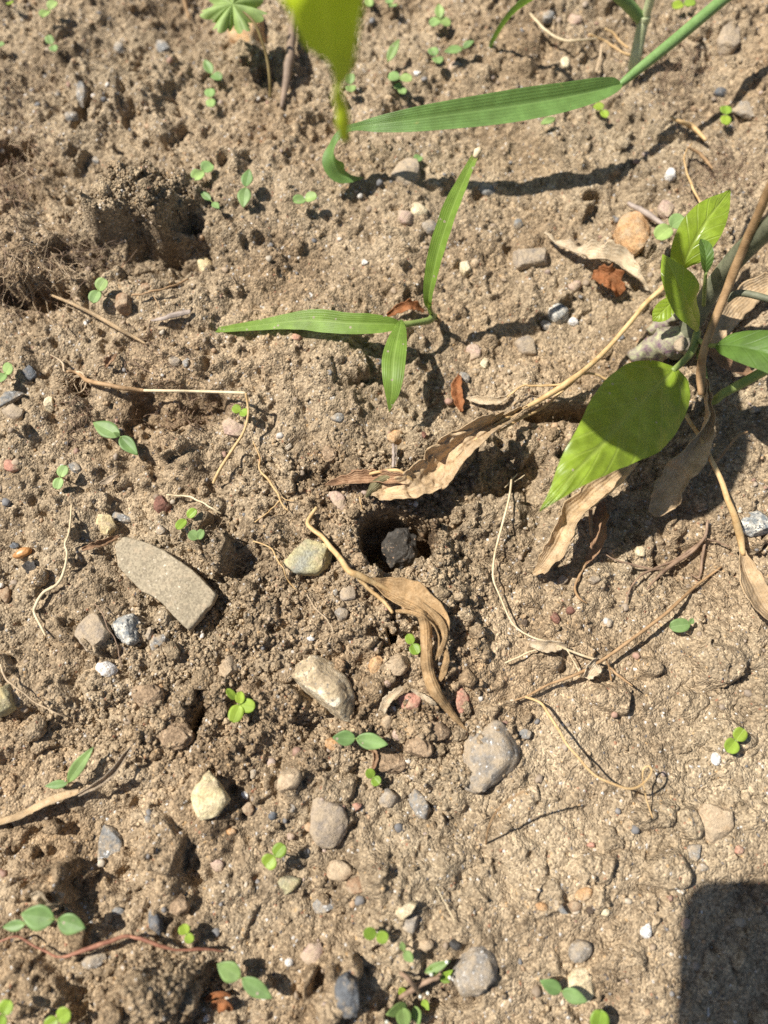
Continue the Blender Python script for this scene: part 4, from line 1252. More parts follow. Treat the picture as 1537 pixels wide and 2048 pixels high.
sd("dusty two leaved seedling with long pointed leaves below the straw roots", [(211, 856, 33, 16, 'l'), (256, 889, 26, 13, 'l'), (234, 868, 6, 4, 'l', .001)], "seedling blue", h=.007, joint=(241, 873))
sd("round two leaved seedling beside a dark slate chip at left", [(126, 942, 12, 11, 'r'), (116, 966, 12, 10, 'r')], h=.006)
sd("tiny bright seedling in the bend of the long straw", [(474, 818, 9, 9, 'r'), (489, 826, 9, 9, 'r')], "seedling bright", h=.005)
sd("bright seedling above the slate slab", [(384, 1026, 11, 9, 'r'), (363, 1048, 12, 9, 'r')], "seedling bright", h=.006)
sd("pale heart leaved seedling at the upper edge of the slate slab", [(388, 1071, 11, 10, 'r'), (402, 1069, 10, 8, 'r')], "seedling pale", h=.006, joint=(396, 1078))
sd("small vivid green seedling tucked beside the rolled dry leaf", [(821, 1279, 11, 9, 'r'), (830, 1297, 12, 11, 'r')], "seedling bright", h=.004)
sd("two leaved seedling with pointed leaves below the big whitish stone", [(690, 1476, 23, 14, 'l'), (744, 1483, 31, 15, 'l')], "seedling blue", h=.007, joint=(712, 1477))
sd("four leaved bright seedling beside the dark crack", [(463, 1388, 12, 7, 'r', .002), (480, 1396, 12, 9, 'r', .001), (494, 1411, 16, 13, 'r'), (473, 1427, 17, 14, 'r')], "seedling bright", h=.008, joint=(480, 1408))
sd("two leaved seedling with one tall leaf above the folded dry leaf at lower left", [(154, 1532, 38, 12, 'l', .005), (115, 1569, 22, 8, 'l')], "seedling blue", h=.006, joint=(137, 1566))
sd("heart shaped leaf seedling below the leaf shadow at right", [(1364, 1250, 21, 13, 'r'), (1384, 1244, 9, 5, 'l')], "seedling blue", h=.006, joint=(1381, 1248))
sd("bright round two leaved seedling on the crust at right", [(1480, 1470, 15, 13, 'r'), (1464, 1491, 15, 14, 'r')], "seedling bright", h=.006)
sd("big dusty three leaved seedling near the bottom left corner", [(80, 1834, 36, 22, 'l'), (142, 1849, 28, 18, 'l'), (29, 1851, 22, 10, 'l', -.001)], "seedling blue", h=.010, joint=(110, 1838))
sd("tiny bud like seedling right of the long dark slate shard", [(369, 1861, 11, 11, 'r'), (377, 1876, 11, 9, 'r')], "seedling bright", h=.006)
sd("two leaved seedling bending over the bottom left soil lump", [(459, 1943, 27, 18, 'l'), (514, 1978, 34, 15, 'l')], "seedling blue", h=.010, joint=(482, 1955))
sd("round seedling in the bottom left corner", [(10, 2018, 15, 14, 'r'), (2, 2040, 14, 12, 'r')], "seedling bright", h=.010)
sd("bright round seedling at the bottom edge right of the corner one", [(127, 2031, 16, 15, 'r'), (105, 2046, 16, 13, 'r')], "seedling bright", h=.010)
sd("tiny bright seedling between the soil caked stones and the slate wedge", [(742, 1548, 10, 9, 'r'), (752, 1561, 10, 10, 'r')], "seedling bright", h=.004)
sd("bright round seedling with a long shadow left of the sandy tan stone", [(557, 1703, 16, 13, 'r'), (541, 1721, 16, 15, 'r')], "seedling bright", h=.012)
sd("yellow green two leaved seedling above the mossy tuft", [(741, 1867, 13, 11, 'r'), (764, 1875, 13, 11, 'r')], "seedling bright", h=.007)
sd("small dusty seedling at the upper edge of the mossy tuft", [(815, 1911, 16, 9, 'l'), (806, 1895, 10, 6, 'l')], "seedling blue", h=.006, joint=(808, 1902))
sd("two leaved seedling beside the cream block at the bottom", [(1103, 1972, 23, 13, 'l'), (1146, 1991, 26, 13, 'l')], "seedling blue", h=.007, joint=(1124, 1982))
sd("large bright leaf cut by the bottom edge", [(1200, 2043, 20, 18, 'r')], "seedling bright", h=.010, joint=(1196, 2064))

# ------------------------------------------------------------------ dry leaves
def at_base(pts):
    return atg(pts[0], pts[1], 0.0)
# the large one that lies across the middle, its stalk running up to the pepper plant
e = empty("dried_leaf", atg(900, 930), "large crinkled tan dry leaf lying above the burrow with a long stalk", "dried leaf")
blade("leaf_blade", e, "dry leaf", [(1062, 812, .010), (1010, 838, .012), (955, 862, .013), (915, 890, .013), (880, 925, .012), (855, 955, .011), (815, 975, .009), (770, 985, .007), (735, 985, .005)],
      [2, 12, 24, 34, 42, 42, 34, 20, 4], [2, 18, 38, 46, 52, 46, 34, 22, 4], roll=[0, 8, 12, 10, 5, 5, 0, 0, 0],
      foldl=[50, 45, 35, 25, 20, 12, 8, 10, 10], foldr=[60, 60, 58, 50, 38, 25, 15, 5, 0], curll=[0, -20, -50, -60, -40, 20, 50, 50, 0], curlr=[0, 20, 10, 10, 30, 50, 40, 20, 0],
      nu=120, nv=31, crum=0.0034, crs=0.0050, edge=0.22, rel=True, seed=3, thick=0.0003)
blade("leaf_fold", e, "dry leaf", [(1040, 832, .012), (985, 862, .014), (950, 890, .016), (925, 915, .016), (905, 945, .013), (890, 975, .008)], [1, 8, 13, 14, 12, 3], [1, 12, 18, 20, 18, 4],
      foldl=40, foldr=-35, curlr=-50, nu=50, nv=17, crum=0.0013, crs=0.005, edge=0.2, rel=True, seed=5, thick=0.0003)
blade("leaf_tip", e, "dry leaf brown", [(830, 968, .007), (790, 962, .007), (745, 960, .006), (700, 962, .005), (652, 970, .0035)], [6, 16, 20, 18, 3], [6, 18, 24, 20, 3], foldl=25, foldr=20, curll=60, curlr=50,
      nu=44, nv=15, crum=0.0013, crs=0.004, edge=0.3, rel=True, seed=6, thick=0.0003)
blade("leaf_fold", e, "dry leaf olive", [(828, 952, .010), (800, 945, .0105), (770, 955, .010), (745, 975, .008), (732, 995, .005)], [3, 12, 16, 15, 3], [3, 10, 16, 16, 4], foldl=-20, foldr=-25, curll=-50, curlr=-40,
      nu=40, nv=13, crum=0.001, crs=0.0035, edge=0.25, rel=True, seed=7, thick=0.0003)
tubes("leaf_fold_edge", e, "straw", [[(826, 962, .010, 3), (800, 942, .0115, 4), (770, 942, .0115, 3.5), (740, 948, .009, 3)]], sides=6, lumpy=0.5)
tubes("stalk", e, "straw", [[(1332, 570, .018, 6), (1298, 601, .017, 5.5), (1261, 645, .016, 5), (1220, 693, .015, 5), (1166, 743, .013, 6), (1129, 770, .011, 6.5), (1085, 797, .009, 6), (1040, 822, .009, 4), (990, 850, .011, 3), (950, 880, .013, 2)],
                            [(1160, 748, .012, 2.5), (1190, 748, .010, 2.5), (1215, 760, .008, 2)], [(1135, 768, .010, 2.5), (1080, 772, .008, 2.2), (1045, 772, .007, 2), (1015, 795, .006, 1.5)],
                            [(1150, 760, .010, 3), (1090, 812, .008, 3), (1040, 838, .008, 3), (1000, 862, .009, 2.5)]], sides=7, jit=0.0005, lumpy=0.25)
stone("leaf_scrap", "whitish brown torn scrap under the pointed end of the large dry leaf", "leaf scrap", "pink", poly(A[5], [(420, 1390), (470, 1375), (530, 1420), (545, 1490), (520, 1515), (480, 1490), (440, 1430)]), hk=0.4, sink=0.0, facets=3, rgh=2.5)

# the rolled one below the burrow
e = empty("dried_leaf", atg(830, 1230), "rolled tan dry leaf hanging over soil below the burrow", "dried leaf")
blade("leaf_blade", e, "dry leaf tan", [(740, 1160, .007), (775, 1180, .009), (810, 1196, .010), (845, 1215, .010), (872, 1245, .010), (880, 1285, .008), (872, 1315, .006)],
      [5, 28, 40, 36, 28, 18, 3], [4, 20, 30, 32, 30, 20, 3], roll=[0, 0, 4, 8, 12, 20, 20], foldl=[10, 5, 0, -5, 0, 20, 40], foldr=[30, 20, 15, 20, 30, 40, 50], curll=[0, 10, 20, 30, 50, 60, 60], curlr=[30, 40, 50, 60, 60, 50, 50],
      nu=60, nv=21, crum=0.0010, crs=0.005, edge=0.15, rel=True, seed=11, thick=0.0003)
blade("leaf_roll", e, "dry leaf tan", [(792, 1222, .011), (820, 1222, .013), (843, 1228, .014), (852, 1250, .014), (854, 1285, .0125), (855, 1320, .0105), (860, 1350, .0085), (872, 1382, .0065), (895, 1414, .0045), (915, 1440, .003), (934, 1462, .0015)],
      [4, 12, 20, 23, 22, 23, 25, 24, 17, 11, 1], [4, 12, 20, 23, 22, 23, 25, 24, 17, 11, 1], foldl=-5, foldr=-5, curll=-105, curlr=-105, nu=80, nv=19, crum=0.0009, crs=0.0035, edge=0.18, rel=True, seed=12, thick=0.0003)
blade("leaf_edge", e, "dry leaf tan", [(845, 1205, .010), (875, 1235, .0115), (888, 1265, .011), (880, 1300, .008), (872, 1320, .006)], [2, 7, 9, 7, 1], [2, 8, 10, 7, 1], foldl=-20, foldr=-20, curlr=-60, nu=40, nv=11, crum=0.0006, crs=0.004, edge=0.2, rel=True, seed=13, thick=0.0003)
blade("leaf_edge", e, "dry leaf tan", [(888, 1290, .006), (893, 1315, .006), (886, 1345, .005), (877, 1365, .003)], [2, 7, 8, 3], [2, 7, 8, 3], foldl=-20, foldr=-20, curlr=-60, nu=30, nv=11, crum=0.0006, crs=0.004, edge=0.2, rel=True, seed=14, thick=0.0003)
tubes("stalk", e, "straw", [[(634, 1015, .004, 4), (615, 1048, .004, 5), (642, 1071, .006, 5), (670, 1103, .008, 5.5), (695, 1138, .0085, 6), (720, 1152, .008, 7), (750, 1166, .008, 6), (790, 1186, .0085, 3)],
                            [(712, 1150, .0075, 3), (735, 1175, .008, 4), (765, 1200, .009, 4), (786, 1226, .010, 3)]], sides=7, jit=0.0006, lumpy=0.3)

# crumpled leaf under the pepper plant
e = empty("dried_leaf", atg(1330, 950), "big crumpled brown dry leaf hanging under the large green pepper leaf", "dried leaf")
blade("leaf_blade", e, "dry leaf", [(1408, 745, .020), (1412, 800, .022), (1406, 860, .022), (1384, 915, .020), (1352, 960, .017), (1325, 1000, .013), (1302, 1030, .009)],
      [6, 16, 24, 34, 38, 36, 8], [6, 18, 26, 36, 34, 30, 8], roll=[10, 15, 10, 0, -10, -15, -10], foldl=[60, 45, 30, 25, 20, 10, 0], foldr=[60, 45, 30, 10, -10, 20, 20], curll=[40, 60, 60, 40, 60, 40, 20], curlr=[40, 40, 60, 60, 40, 60, 20],
      nu=64, nv=21, crum=0.0030, crs=0.009, edge=0.3, rel=True, seed=21, thick=0.0003)
tubes("stalk", e, "straw brown", [[(1560, 330, .10, 9), (1530, 400, .085, 9), (1490, 490, .065, 9), (1458, 570, .050, 9), (1430, 640, .040, 8), (1408, 700, .032, 8), (1402, 750, .022, 9), (1404, 790, .019, 7)]], sides=9, rel=False, lumpy=0.2)
e = empty("dried_leaf", atg(1140, 1060), "pale crinkled dry leaf lobe reaching below the green pepper leaf tip", "dried leaf")
blade("leaf_blade", e, "dry leaf", [(1270, 925, .016), (1225, 960, .015), (1180, 1000, .013), (1145, 1035, .012), (1125, 1070, .010), (1105, 1105, .008), (1085, 1130, .005), (1070, 1145, .003)],
      [10, 30, 34, 36, 36, 30, 18, 2], [10, 28, 34, 30, 34, 30, 12, 2], foldl=[20, 25, 30, 40, 30, 20, 10, 0], foldr=[10, 10, 0, -15, 20, 25, 10, 0], curll=60, curlr=[20, 40, 50, 80, 60, 40, 20, 0],
      nu=70, nv=21, crum=0.0024, crs=0.007, edge=0.35, rel=True, seed=23, thick=0.0003)
e = empty("dried_leaf", atg(1200, 1080), "narrow reddish brown dry leaf strip beside the pale crinkled lobe", "dried leaf")
blade("leaf_blade", e, "dry leaf brown", [(1205, 1005, .008), (1203, 1040, .008), (1198, 1075, .007), (1188, 1105, .005), (1170, 1130, .003)], [10, 15, 16, 12, 2], [10, 15, 16, 12, 2], foldl=30, foldr=-15, curll=40, curlr=40, nu=40, nv=13, crum=0.0014, crs=0.005, edge=0.35, rel=True, seed=24, thick=0.0003)
tubes("stalk", e, "straw brown", [[(1172, 1125, .003, 4), (1160, 1150, .003, 3), (1150, 1175, .002, 2.5), (1158, 1195, .002, 2.5), (1175, 1207, .001, 1.5)], [(1182, 1020, .008, 4), (1182, 1055, .006, 3.5), (1186, 1085, .004, 3)]], lumpy=0.3)
# leaf at the right edge with its long stalk
e = empty("dried_leaf", atg(1520, 1180), "long tan dry leaf hanging at the right edge in half shadow", "dried leaf")
blade("leaf_blade", e, "dry leaf", [(1483, 1090, .012), (1490, 1130, .012), (1505, 1170, .011), (1525, 1205, .009), (1560, 1250, .006)], [5, 18, 26, 26, 5], [5, 22, 46, 46, 10], foldl=15, foldr=25, curll=40, curlr=30, nu=44, nv=17, crum=0.0014, crs=0.007, edge=0.15, rel=True, seed=27, thick=0.0003)
tubes("stalk", e, "straw", [[(1372, 828, .024, 4), (1390, 860, .024, 4), (1406, 885, .023, 4.5), (1430, 933, .022, 5), (1453, 990, .020, 6), (1468, 1030, .018, 7), (1480, 1070, .015, 8), (1487, 1110, .012, 5)]], sides=7, jit=.0005)
# cream leaf beside the orange stone
e = empty("dried_leaf", atg(1200, 520), "cream coloured crinkled dry leaf lying below the smooth orange brown stone", "dried leaf")
blade("leaf_blade", e, "dry leaf pale", [(1090, 468, .004), (1120, 488, .006), (1160, 505, .007), (1200, 512, .007), (1235, 522, .008), (1265, 548, .007), (1302, 582, .003)], [3, 10, 20, 28, 26, 18, 3], [3, 9, 14, 22, 24, 16, 3],
      foldl=10, foldr=10, curll=40, curlr=60, nu=60, nv=19, crum=0.0022, crs=0.006, edge=0.4, rel=True, seed=31, thick=0.0003)
e = empty("dried_leaf", atg(1460, 650), "tan dry leaf behind the brown stalk above the dark right hand leaf", "dried leaf")
blade("leaf_blade", e, "dry leaf", [(1420, 700, .008), (1432, 670, .010), (1455, 635, .012), (1480, 605, .013), (1530, 570, .012), (1580, 560, .010)], [6, 22, 26, 26, 24, 10], [6, 20, 24, 26, 24, 10], foldl=15, foldr=-10, curll=30, curlr=30, nu=44, nv=15, crum=0.0018, crs=0.008, edge=0.25, rel=True, seed=33, thick=0.0003)
e = empty("dried_leaf", atg(1460, 740), "dark brown dry leaf scrap beside the base of the pepper plant", "dried leaf")
blade("leaf_blade", e, "dry leaf brown", [(1405, 690, .008), (1430, 715, .010), (1460, 735, .010), (1490, 745, .007), (1515, 752, .004)], [4, 14, 18, 16, 3], [4, 12, 14, 14, 3], foldl=20, foldr=10, curll=40, curlr=40, nu=36, nv=13, crum=0.0016, crs=0.006, edge=0.3, rel=True, seed=35, thick=0.0003)
# smaller scraps
def scrap(label, mat, sp, w, seed, crum=0.0008, name="leaf_scrap", fold=25, curl=50):
    o = blade(name, None, mat, sp, w, w, foldl=fold, foldr=fold * 0.3, curll=curl, curlr=curl * 0.6, nu=28, nv=11, crum=crum, crs=0.0035, edge=0.4, rel=True, seed=seed, thick=0.00028)
    tag(o, label, "leaf scrap")
    return o
scrap("cream wrinkled leaf scrap beside the rusty scrap above the large dry leaf", "dry leaf pale", [(935, 797, .003), (955, 800, .004), (985, 803, .004), (1008, 798, .003), (1030, 782, .002)], [2, 9, 10, 6, 1], 41)
scrap("crumbly rust brown leaf scrap at the end of the grass shadow", "rust leaf", [(920, 752, .003), (915, 775, .004), (918, 800, .004), (924, 825, .002)], [4, 14, 14, 3], 42, .0014)
scrap("rust coloured leaf scrap behind the grass stem joint", "rust leaf", [(775, 632, .003), (800, 618, .004), (825, 612, .004), (848, 622, .003)], [4, 12, 12, 4], 43, .0012)
scrap("crumpled rust red leaf lump below the cream crinkled leaf", "rust leaf", [(1185, 555, .005), (1205, 553, .008), (1225, 562, .008), (1240, 590, .004)], [8, 22, 24, 6], 44, .0026)
scrap("white papery leaf scrap above the rounded tan pebble", "dry leaf pale", [(806, 1373, .006), (790, 1388, .006), (776, 1402, .005), (766, 1422, .002)], [5, 9, 11, 9], 45)
scrap("thin papery strip leading to the rolled leaf tip", "dry leaf pale", [(822, 1378, .006), (840, 1388, .006), (856, 1398, .005), (874, 1410, .004)], [2, 5, 6, 2], 46)
scrap("maroon curled leaf flake at the top corner of the slate slab", "dry leaf brown", [(165, 1100, .003), (185, 1092, .004), (205, 1088, .004), (238, 1072, .004)], [3, 8, 8, 4], 47, .0012)
scrap("curled dry chip right of the small grey pebble near the whitish stone", "dry leaf brown", [(742, 1545, .003), (750, 1525, .004), (750, 1505, .004), (735, 1495, .002)], [2, 6, 6, 2], 48)
scrap("rusty curled leaf ring near the bottom edge", "rust leaf", [(412, 2000, .004), (425, 1990, .006), (445, 1986, .006), (462, 1992, .004)], [3, 7, 7, 2], 49)
scrap("orange brown scrap inside the rusty leaf ring", "rust leaf", [(425, 2012, .003), (440, 2005, .006), (455, 2010, .005), (462, 2020, .002)], [5, 14, 14, 4], 50, .0014)
scrap("folded tan chip above the big dusty seedling at lower left", "dry leaf pale", [(64, 1795, .003), (80, 1790, .005), (100, 1806, .004), (124, 1812, .002)], [4, 14, 12, 3], 51)
scrap("pale shrivelled leaf bit on the dry branching stem", "dry leaf pale", [(1060, 1287, .004), (1080, 1290, .005), (1105, 1292, .005), (1135, 1292, .004)], [5, 13, 14, 3], 52)
scrap("yellowish shrivelled leaf at the fork of the dry branching stem", "dry leaf pale", [(1172, 1355, .004), (1182, 1340, .006), (1190, 1330, .007), (1200, 1322, .005)], [8, 18, 18, 4], 53, .0018)
scrap("brown thin leaf flake beside the long brown straw", "dry leaf brown", [(212, 735, .003), (222, 720, .004), (233, 706, .003)], [3, 8, 2], 54)
scrap("grey dry scrap below the dusty long leaved seedling", "dry leaf grey", [(200, 968, .003), (218, 960, .004), (235, 948, .003)], [3, 8, 3], 55)
o = blade("dried_leaf", None, "dry leaf", [(-30, 1650, .005), (30, 1636, .006), (80, 1612, .007), (120, 1595, .007), (158, 1584, .006)], [10, 12, 14, 14, 8], [10, 12, 14, 14, 8], foldl=-10, foldr=20, curll=-70, curlr=90, nu=44, nv=13, crum=0.0009, crs=0.006, edge=0.2, rel=True, seed=61, thick=.0003)
tag(o, "folded tan dry leaf cut by the left edge below the tall leaved seedling", "dried leaf")
o = blade("dried_leaf", None, "dry leaf grey", [(160, 1588, .006), (190, 1572, .008), (220, 1552, .009), (242, 1525, .008), (262, 1495, .004)], [6, 12, 16, 14, 3], [6, 10, 12, 12, 3], foldl=50, foldr=30, curll=50, curlr=50, nu=40, nv=13, crum=0.0010, crs=0.006, edge=0.25, rel=True, seed=62, thick=.0003)
tag(o, "dusty grey brown curled dry leaf above the folded tan one at lower left", "dried leaf")
o = blade("wood_splinter", None, "wood grey", [(303, 641, .003), (325, 636, .004), (350, 627, .004), (382, 622, .003)], [2, 6, 8, 5], [2, 5, 8, 5], foldl=-20, foldr=-20, curll=-40, curlr=-40, nu=24, nv=9, crum=.0005, crs=.004, rel=True, seed=63, thick=.0004)
tag(o, "pale grey wood splinter between the brown straw and the flat grass leaf", "splinter")

# ------------------------------------------------------------------ straws, stalks and roots
e = empty("straw", atg(330, 790), "long bent tan straw with a root tuft at its left end", "straw")
P4 = lambda pts, h, w: [(x / 2.956, 510 + y / 2.956, hh, ww) for (x, y), hh, ww in zip(pts, h, w)]
tubes("stalk", e, "straw brown", [P4([(395, 690), (460, 695), (515, 742), (600, 760), (700, 782), (800, 797), (852, 802)], [.003, .004, .006, .007, .008, .008, .008], [3, 3.5, 4.5, 4.5, 4.5, 4.5, 4])], lumpy=.25, jit=.0003)
tubes("stalk", e, "straw pale", [P4([(848, 801), (1000, 803), (1150, 806), (1300, 810), (1455, 816)], [.008, .010, .011, .012, .012], [3, 3, 3, 3, 3.2])], label="pale straight middle of the straw")
tubes("stalk", e, "straw", [P4([(1455, 816), (1466, 880), (1468, 950), (1440, 1050), (1370, 1160), (1300, 1270), (1262, 1350)], [.012, .011, .010, .009, .008, .007, .005], [3, 2.6, 2.6, 2.8, 3.2, 3.4, 3])], label="bent down lower end of the straw")
g = random.Random(4)
rt = []
for i in range(34):
    x0, y0 = 395 + g.random() * 120, 690 + g.random() * 60
    ang = g.uniform(1.6, 4.4)
    ln = g.uniform(60, 150)
    p = [(x0, y0)]
    for k in range(4):
        ang += g.uniform(-.6, .6) + 0.25
        p.append((p[-1][0] + math.cos(ang) * ln / 4, p[-1][1] - math.sin(ang) * ln / 4 * -1 if False else p[-1][1] + abs(math.sin(ang)) * ln / 4))
    rt.append(P4(p, [.004, .005, .005, .003, .001], [.7, .7, .6, .5, .4]))
rt.append(P4([(300, 590), (345, 615), (375, 645), (380, 685), (400, 690)], [.003] * 5, [1.6, 2, 2.2, 2.2, 2]))
rt.append(P4([(400, 690), (450, 690), (490, 700), (515, 742)], [.004] * 4, [2, 2.2, 2.4, 3]))
rt.append(P4([(515, 745), (500, 790), (470, 815), (420, 820)], [.005, .005, .004, .002], [1.6, 1.4, 1.2, .8]))
tubes("root", e, "root tan", rt, sides=4)
def straw(name, label, cat, mat, chains, sides=6, jit=0.0003, lumpy=0.25, rel=True, seed=0):
    o = tubes(name, None, mat, chains, sides, rel, jit, lumpy, None, seed)
    tag(o, label, cat)
    return o
o = blade("straw", None, "dry leaf", [(100, 588, .003), (140, 604, .005), (170, 618, .006), (203, 635, .006), (237, 655, .005), (267, 672, .004), (292, 687, .002)], [3, 5, 6, 7, 7, 5, 2], [3, 5, 6, 7, 7, 5, 2], foldl=-15, foldr=-15, curll=-80, curlr=-80, nu=40, nv=11, crum=.0003, crs=.006, rel=True, seed=71, thick=.0003)
tag(o, "split tan straw lying below the rooty left clump", "straw")
Q = lambda a, pts, h=.002, w=2.0: [(A[a][0] + x / 2.956, A[a][1] + y / 2.956, (h if not isinstance(h, list) else h[i]), (w if not isinstance(w, list) else w[i])) for i, (x, y) in enumerate(pts)]
straw("root", "thin orange fibrous twig right of the brown pebble", "twig", "straw brown", [Q(4, [(780, 240), (850, 228), (900, 215), (1000, 190), (1060, 168), (1115, 140)], .004, 1.8), Q(4, [(900, 215), (920, 260), (950, 320)], .003, .9)], lumpy=.8)
straw("root", "pale wavy root lying left of the slate slab", "root", "straw pale", [Q(7, [(425, -30), (410, 130), (385, 200), (400, 260), (375, 380), (335, 440), (260, 490), (212, 560), (205, 610), (240, 680), (272, 745)], .003, [1.5, 2, 2.5, 2.8, 3.2, 3.4, 3.4, 3.4, 3.2, 2.8, 2])])
straw("root", "thin root trailing from the big olive grey stone at the left edge", "root", "root tan", [Q(7, [(5, 910), (30, 990), (100, 1050), (200, 1130), (330, 1200), (400, 1225)], .004, [2, 2, 1.8, 1.5, 1.2, .8])])
straw("root", "hair thin rootlet beside the speckled granite stone", "root", "root brown", [Q(7, [(560, 550), (610, 620), (640, 700), (690, 780), (705, 860), (725, 930)], .005, 1.0)])
straw("root", "thin tan root arching between the purplish lump and the slab", "root", "straw pale", [Q(4, [(985, 1420), (1060, 1422), (1130, 1432), (1200, 1465), (1260, 1500), (1310, 1530)], .004, 2.0)])
straw("root", "thin branching root left of the large dry leaf's pointed end", "root", "straw", [Q(5, [(-10, 1100), (30, 1200), (28, 1265), (80, 1330), (130, 1400), (160, 1470), (195, 1510)], .004, [1.2, 1.6, 2, 2.6, 2.2, 1.8, 1.2]), Q(5, [(130, 1400), (180, 1445), (235, 1450)], .003, 1.0), Q(5, [(160, 1440), (80, 1520), (0, 1580)], .003, 1.4)])
straw("root", "thin root hanging across the olive flat stone", "root", "straw", [Q(8, [(-10, 185), (90, 220), (130, 290), (165, 340), (200, 420), (245, 470)], [.003, .004, .005, .005, .003, .002], 1.5)])
straw("root", "fine root dangling from the torn scrap toward the burrow", "root", "straw", [Q(5, [(620, 1430), (630, 1480), (655, 1540)], .004, 1.4)])
straw("root", "fine root below the olive flat stone", "root", "root tan", [Q(8, [(310, 500), (350, 570), (420, 640), (460, 710), (440, 775)], .003, 1.1)])
straw("stalk", "thin pale stalk curving down right of the burrow", "stalk", "straw pale", [
    [(1024, 955, .006, 2), (1018, 1000, .006, 2.2), (997, 1077, .006, 2.2), (989, 1118, .005, 2.2), (987, 1155, .005, 2), (1000, 1192, .005, 1.8), (1014, 1226, .005, 1.8), (1035, 1256, .005, 1.8), (1065, 1275, .005, 2), (1100, 1285, .005, 2.4), (1150, 1305, .005, 2.6), (1200, 1322, .006, 2.2)],
    [(1035, 948, .006, 1.4), (1024, 960, .006, 1.6), (1010, 975, .005, 1.2)], [(1028, 965, .006, 1), (1050, 950, .005, 1)],
    [(1010, 1326, .003, 1.8), (1060, 1304, .004, 2), (1102, 1286, .005, 2)], [(1135, 1300, .005, 1.6), (1152, 1330, .005, 1.8), (1160, 1345, .005, 1.6)]])
straw("dry_stem", "long dry brown branching stem lying across the pale crust at right", "stem", "straw brown", [
    Q(9, [(1260, 335), (1130, 430), (1000, 550), (900, 640), (760, 740), (640, 830), (550, 890), (430, 960), (330, 1000), (230, 1035), (130, 1090), (40, 1125)],
      [.002, .005, .008, .009, .009, .008, .007, .006, .005, .004, .003, .002], [2, 3, 3.6, 3.6, 3.6, 3.6, 3.4, 3.2, 3.2, 2.6, 2.4, 1.6]),
    Q(9, [(600, 930), (660, 985), (735, 1040)], [.008, .009, .010], [2, 3, 1.2]), Q(9, [(580, 880), (600, 950), (610, 1010)], [.007, .005, .001], [2, 2, 2])])
straw("tendril", "dry curling tendril ending in a small loop at lower right", "tendril", "straw", [
    Q(9, [(100, 1105), (190, 1140), (240, 1210), (300, 1300), (350, 1390), (420, 1470), (470, 1530)], [.003, .006, .010, .013, .016, .018, .019], [2.4, 2.8, 3, 2.8, 2.6, 2.4, 2.2])
    + Q(12, [(530, 80), (640, 125), (720, 145), (780, 128), (825, 90), (848, 45), (830, 12), (800, 30), (795, 80), (803, 135), (822, 225), (855, 320)], [.020, .021, .021, .020, .019, .018, .017, .016, .014, .011, .006, .001],
        [2.2, 2.2, 2.2, 2.2, 2.0, 2, 1.8, 1.8, 1.6, 1.6, 1.6, 1.4])], jit=.0002)
straw("stalk", "arching brown stalk rising below the large rounded grey stone", "stalk", "straw brown", [[(972, 1690, -.001, 2), (978, 1655, .018, 2), (995, 1622, .030, 2), (1022, 1597, .040, 2), (1050, 1582, .046, 2)]], jit=0)
straw("dry_stem", "dull red stem lying along the bottom left", "stem", "root red", [Q(10, [(-30, 1060), (90, 1020), (180, 1060), (270, 1110), (355, 1142), (430, 1122), (560, 1080), (700, 1030), (770, 1015)], [.006, .006, .005, .005, .006, .007, .008, .008, .007], [2, 2.2, 2.2, 2, 2.4, 4, 5, 4.5, 3]),
    Q(10, [(770, 1015), (850, 1040), (950, 1075), (1050, 1100), (1200, 1095), (1330, 1108)], [.007, .007, .006, .005, .005, .003], [3, 3.6, 3.4, 2.6, 3.2, 1.2])], lumpy=.6, seed=3)
straw("straw", "hair thin pale straw on the soil at lower middle", "straw", "straw pale", [Q(11, [(1072, 725), (1130, 830), (1185, 935)], .003, 1.4)])
straw("stick", "short silvery upright stick just above the large dry leaf", "stick", "wood grey", [[(787, 888, .004, 3), (788, 910, .005, 3.2), (787, 935, .004, 3)], [(793, 890, .004, 1.6), (792, 930, .004, 1.6)]])
straw("stick", "grey brown woody stick left of the blurred leaf", "stick", "wood brown", [[(594, 20, .006, 8), (586, 60, .007, 9), (580, 110, .007, 9), (573, 160, .006, 8), (564, 216, .002, 4)]], sides=8, lumpy=.3)
straw("stick", "thin reddish stick at the top edge left of the lobed leaf", "stick", "straw brown", [[(366, -20, .005, 3.5), (371, 8, .005, 3.5), (379, 36, .003, 2.5)]])
straw("straw", "long bleached straw among roots near the top right", "straw", "straw pale", [Q(3, [(130, 80), (210, 170), (320, 237), (420, 238), (525, 228)], [.003, .005, .006, .006, .006], [2, 2.6, 2.8, 2.2, 1.6])])
straw("straw", "brown straw crossing the foot of the pale stalk at the top right", "straw", "straw", [Q(3, [(475, 205), (560, 235), (620, 275), (700, 320), (800, 345)], [.004, .006, .006, .005, .004], 2.0), Q(3, [(570, 170), (620, 195), (660, 245), (710, 285)], .005, 2.0)])
straw("straw", "short pale straw standing below the bleached straw", "straw", "root tan", [Q(3, [(552, 255), (545, 330), (520, 425)], .004, 2.4)])
straw("straw", "broad brown straw near the round seedling at upper right", "straw", "straw", [Q(3, [(955, 690), (1020, 720), (1090, 750), (1170, 830)], .005, [2, 4, 5, 3])])
straw("straw", "second brown straw below the broad one at upper right", "straw", "straw brown", [Q(3, [(1060, 870), (1120, 900), (1170, 950), (1210, 1000)], .005, [2, 3.4, 3.4, 2])])
straw("root", "bent root leading down to the glossy pepper leaf tip", "root", "straw", [Q(3, [(1085, 850), (1040, 920), (1060, 1030), (1095, 1120), (1140, 1210), (1160, 1270)], .005, [1.4, 1.6, 2, 2.4, 2, 1.4])])
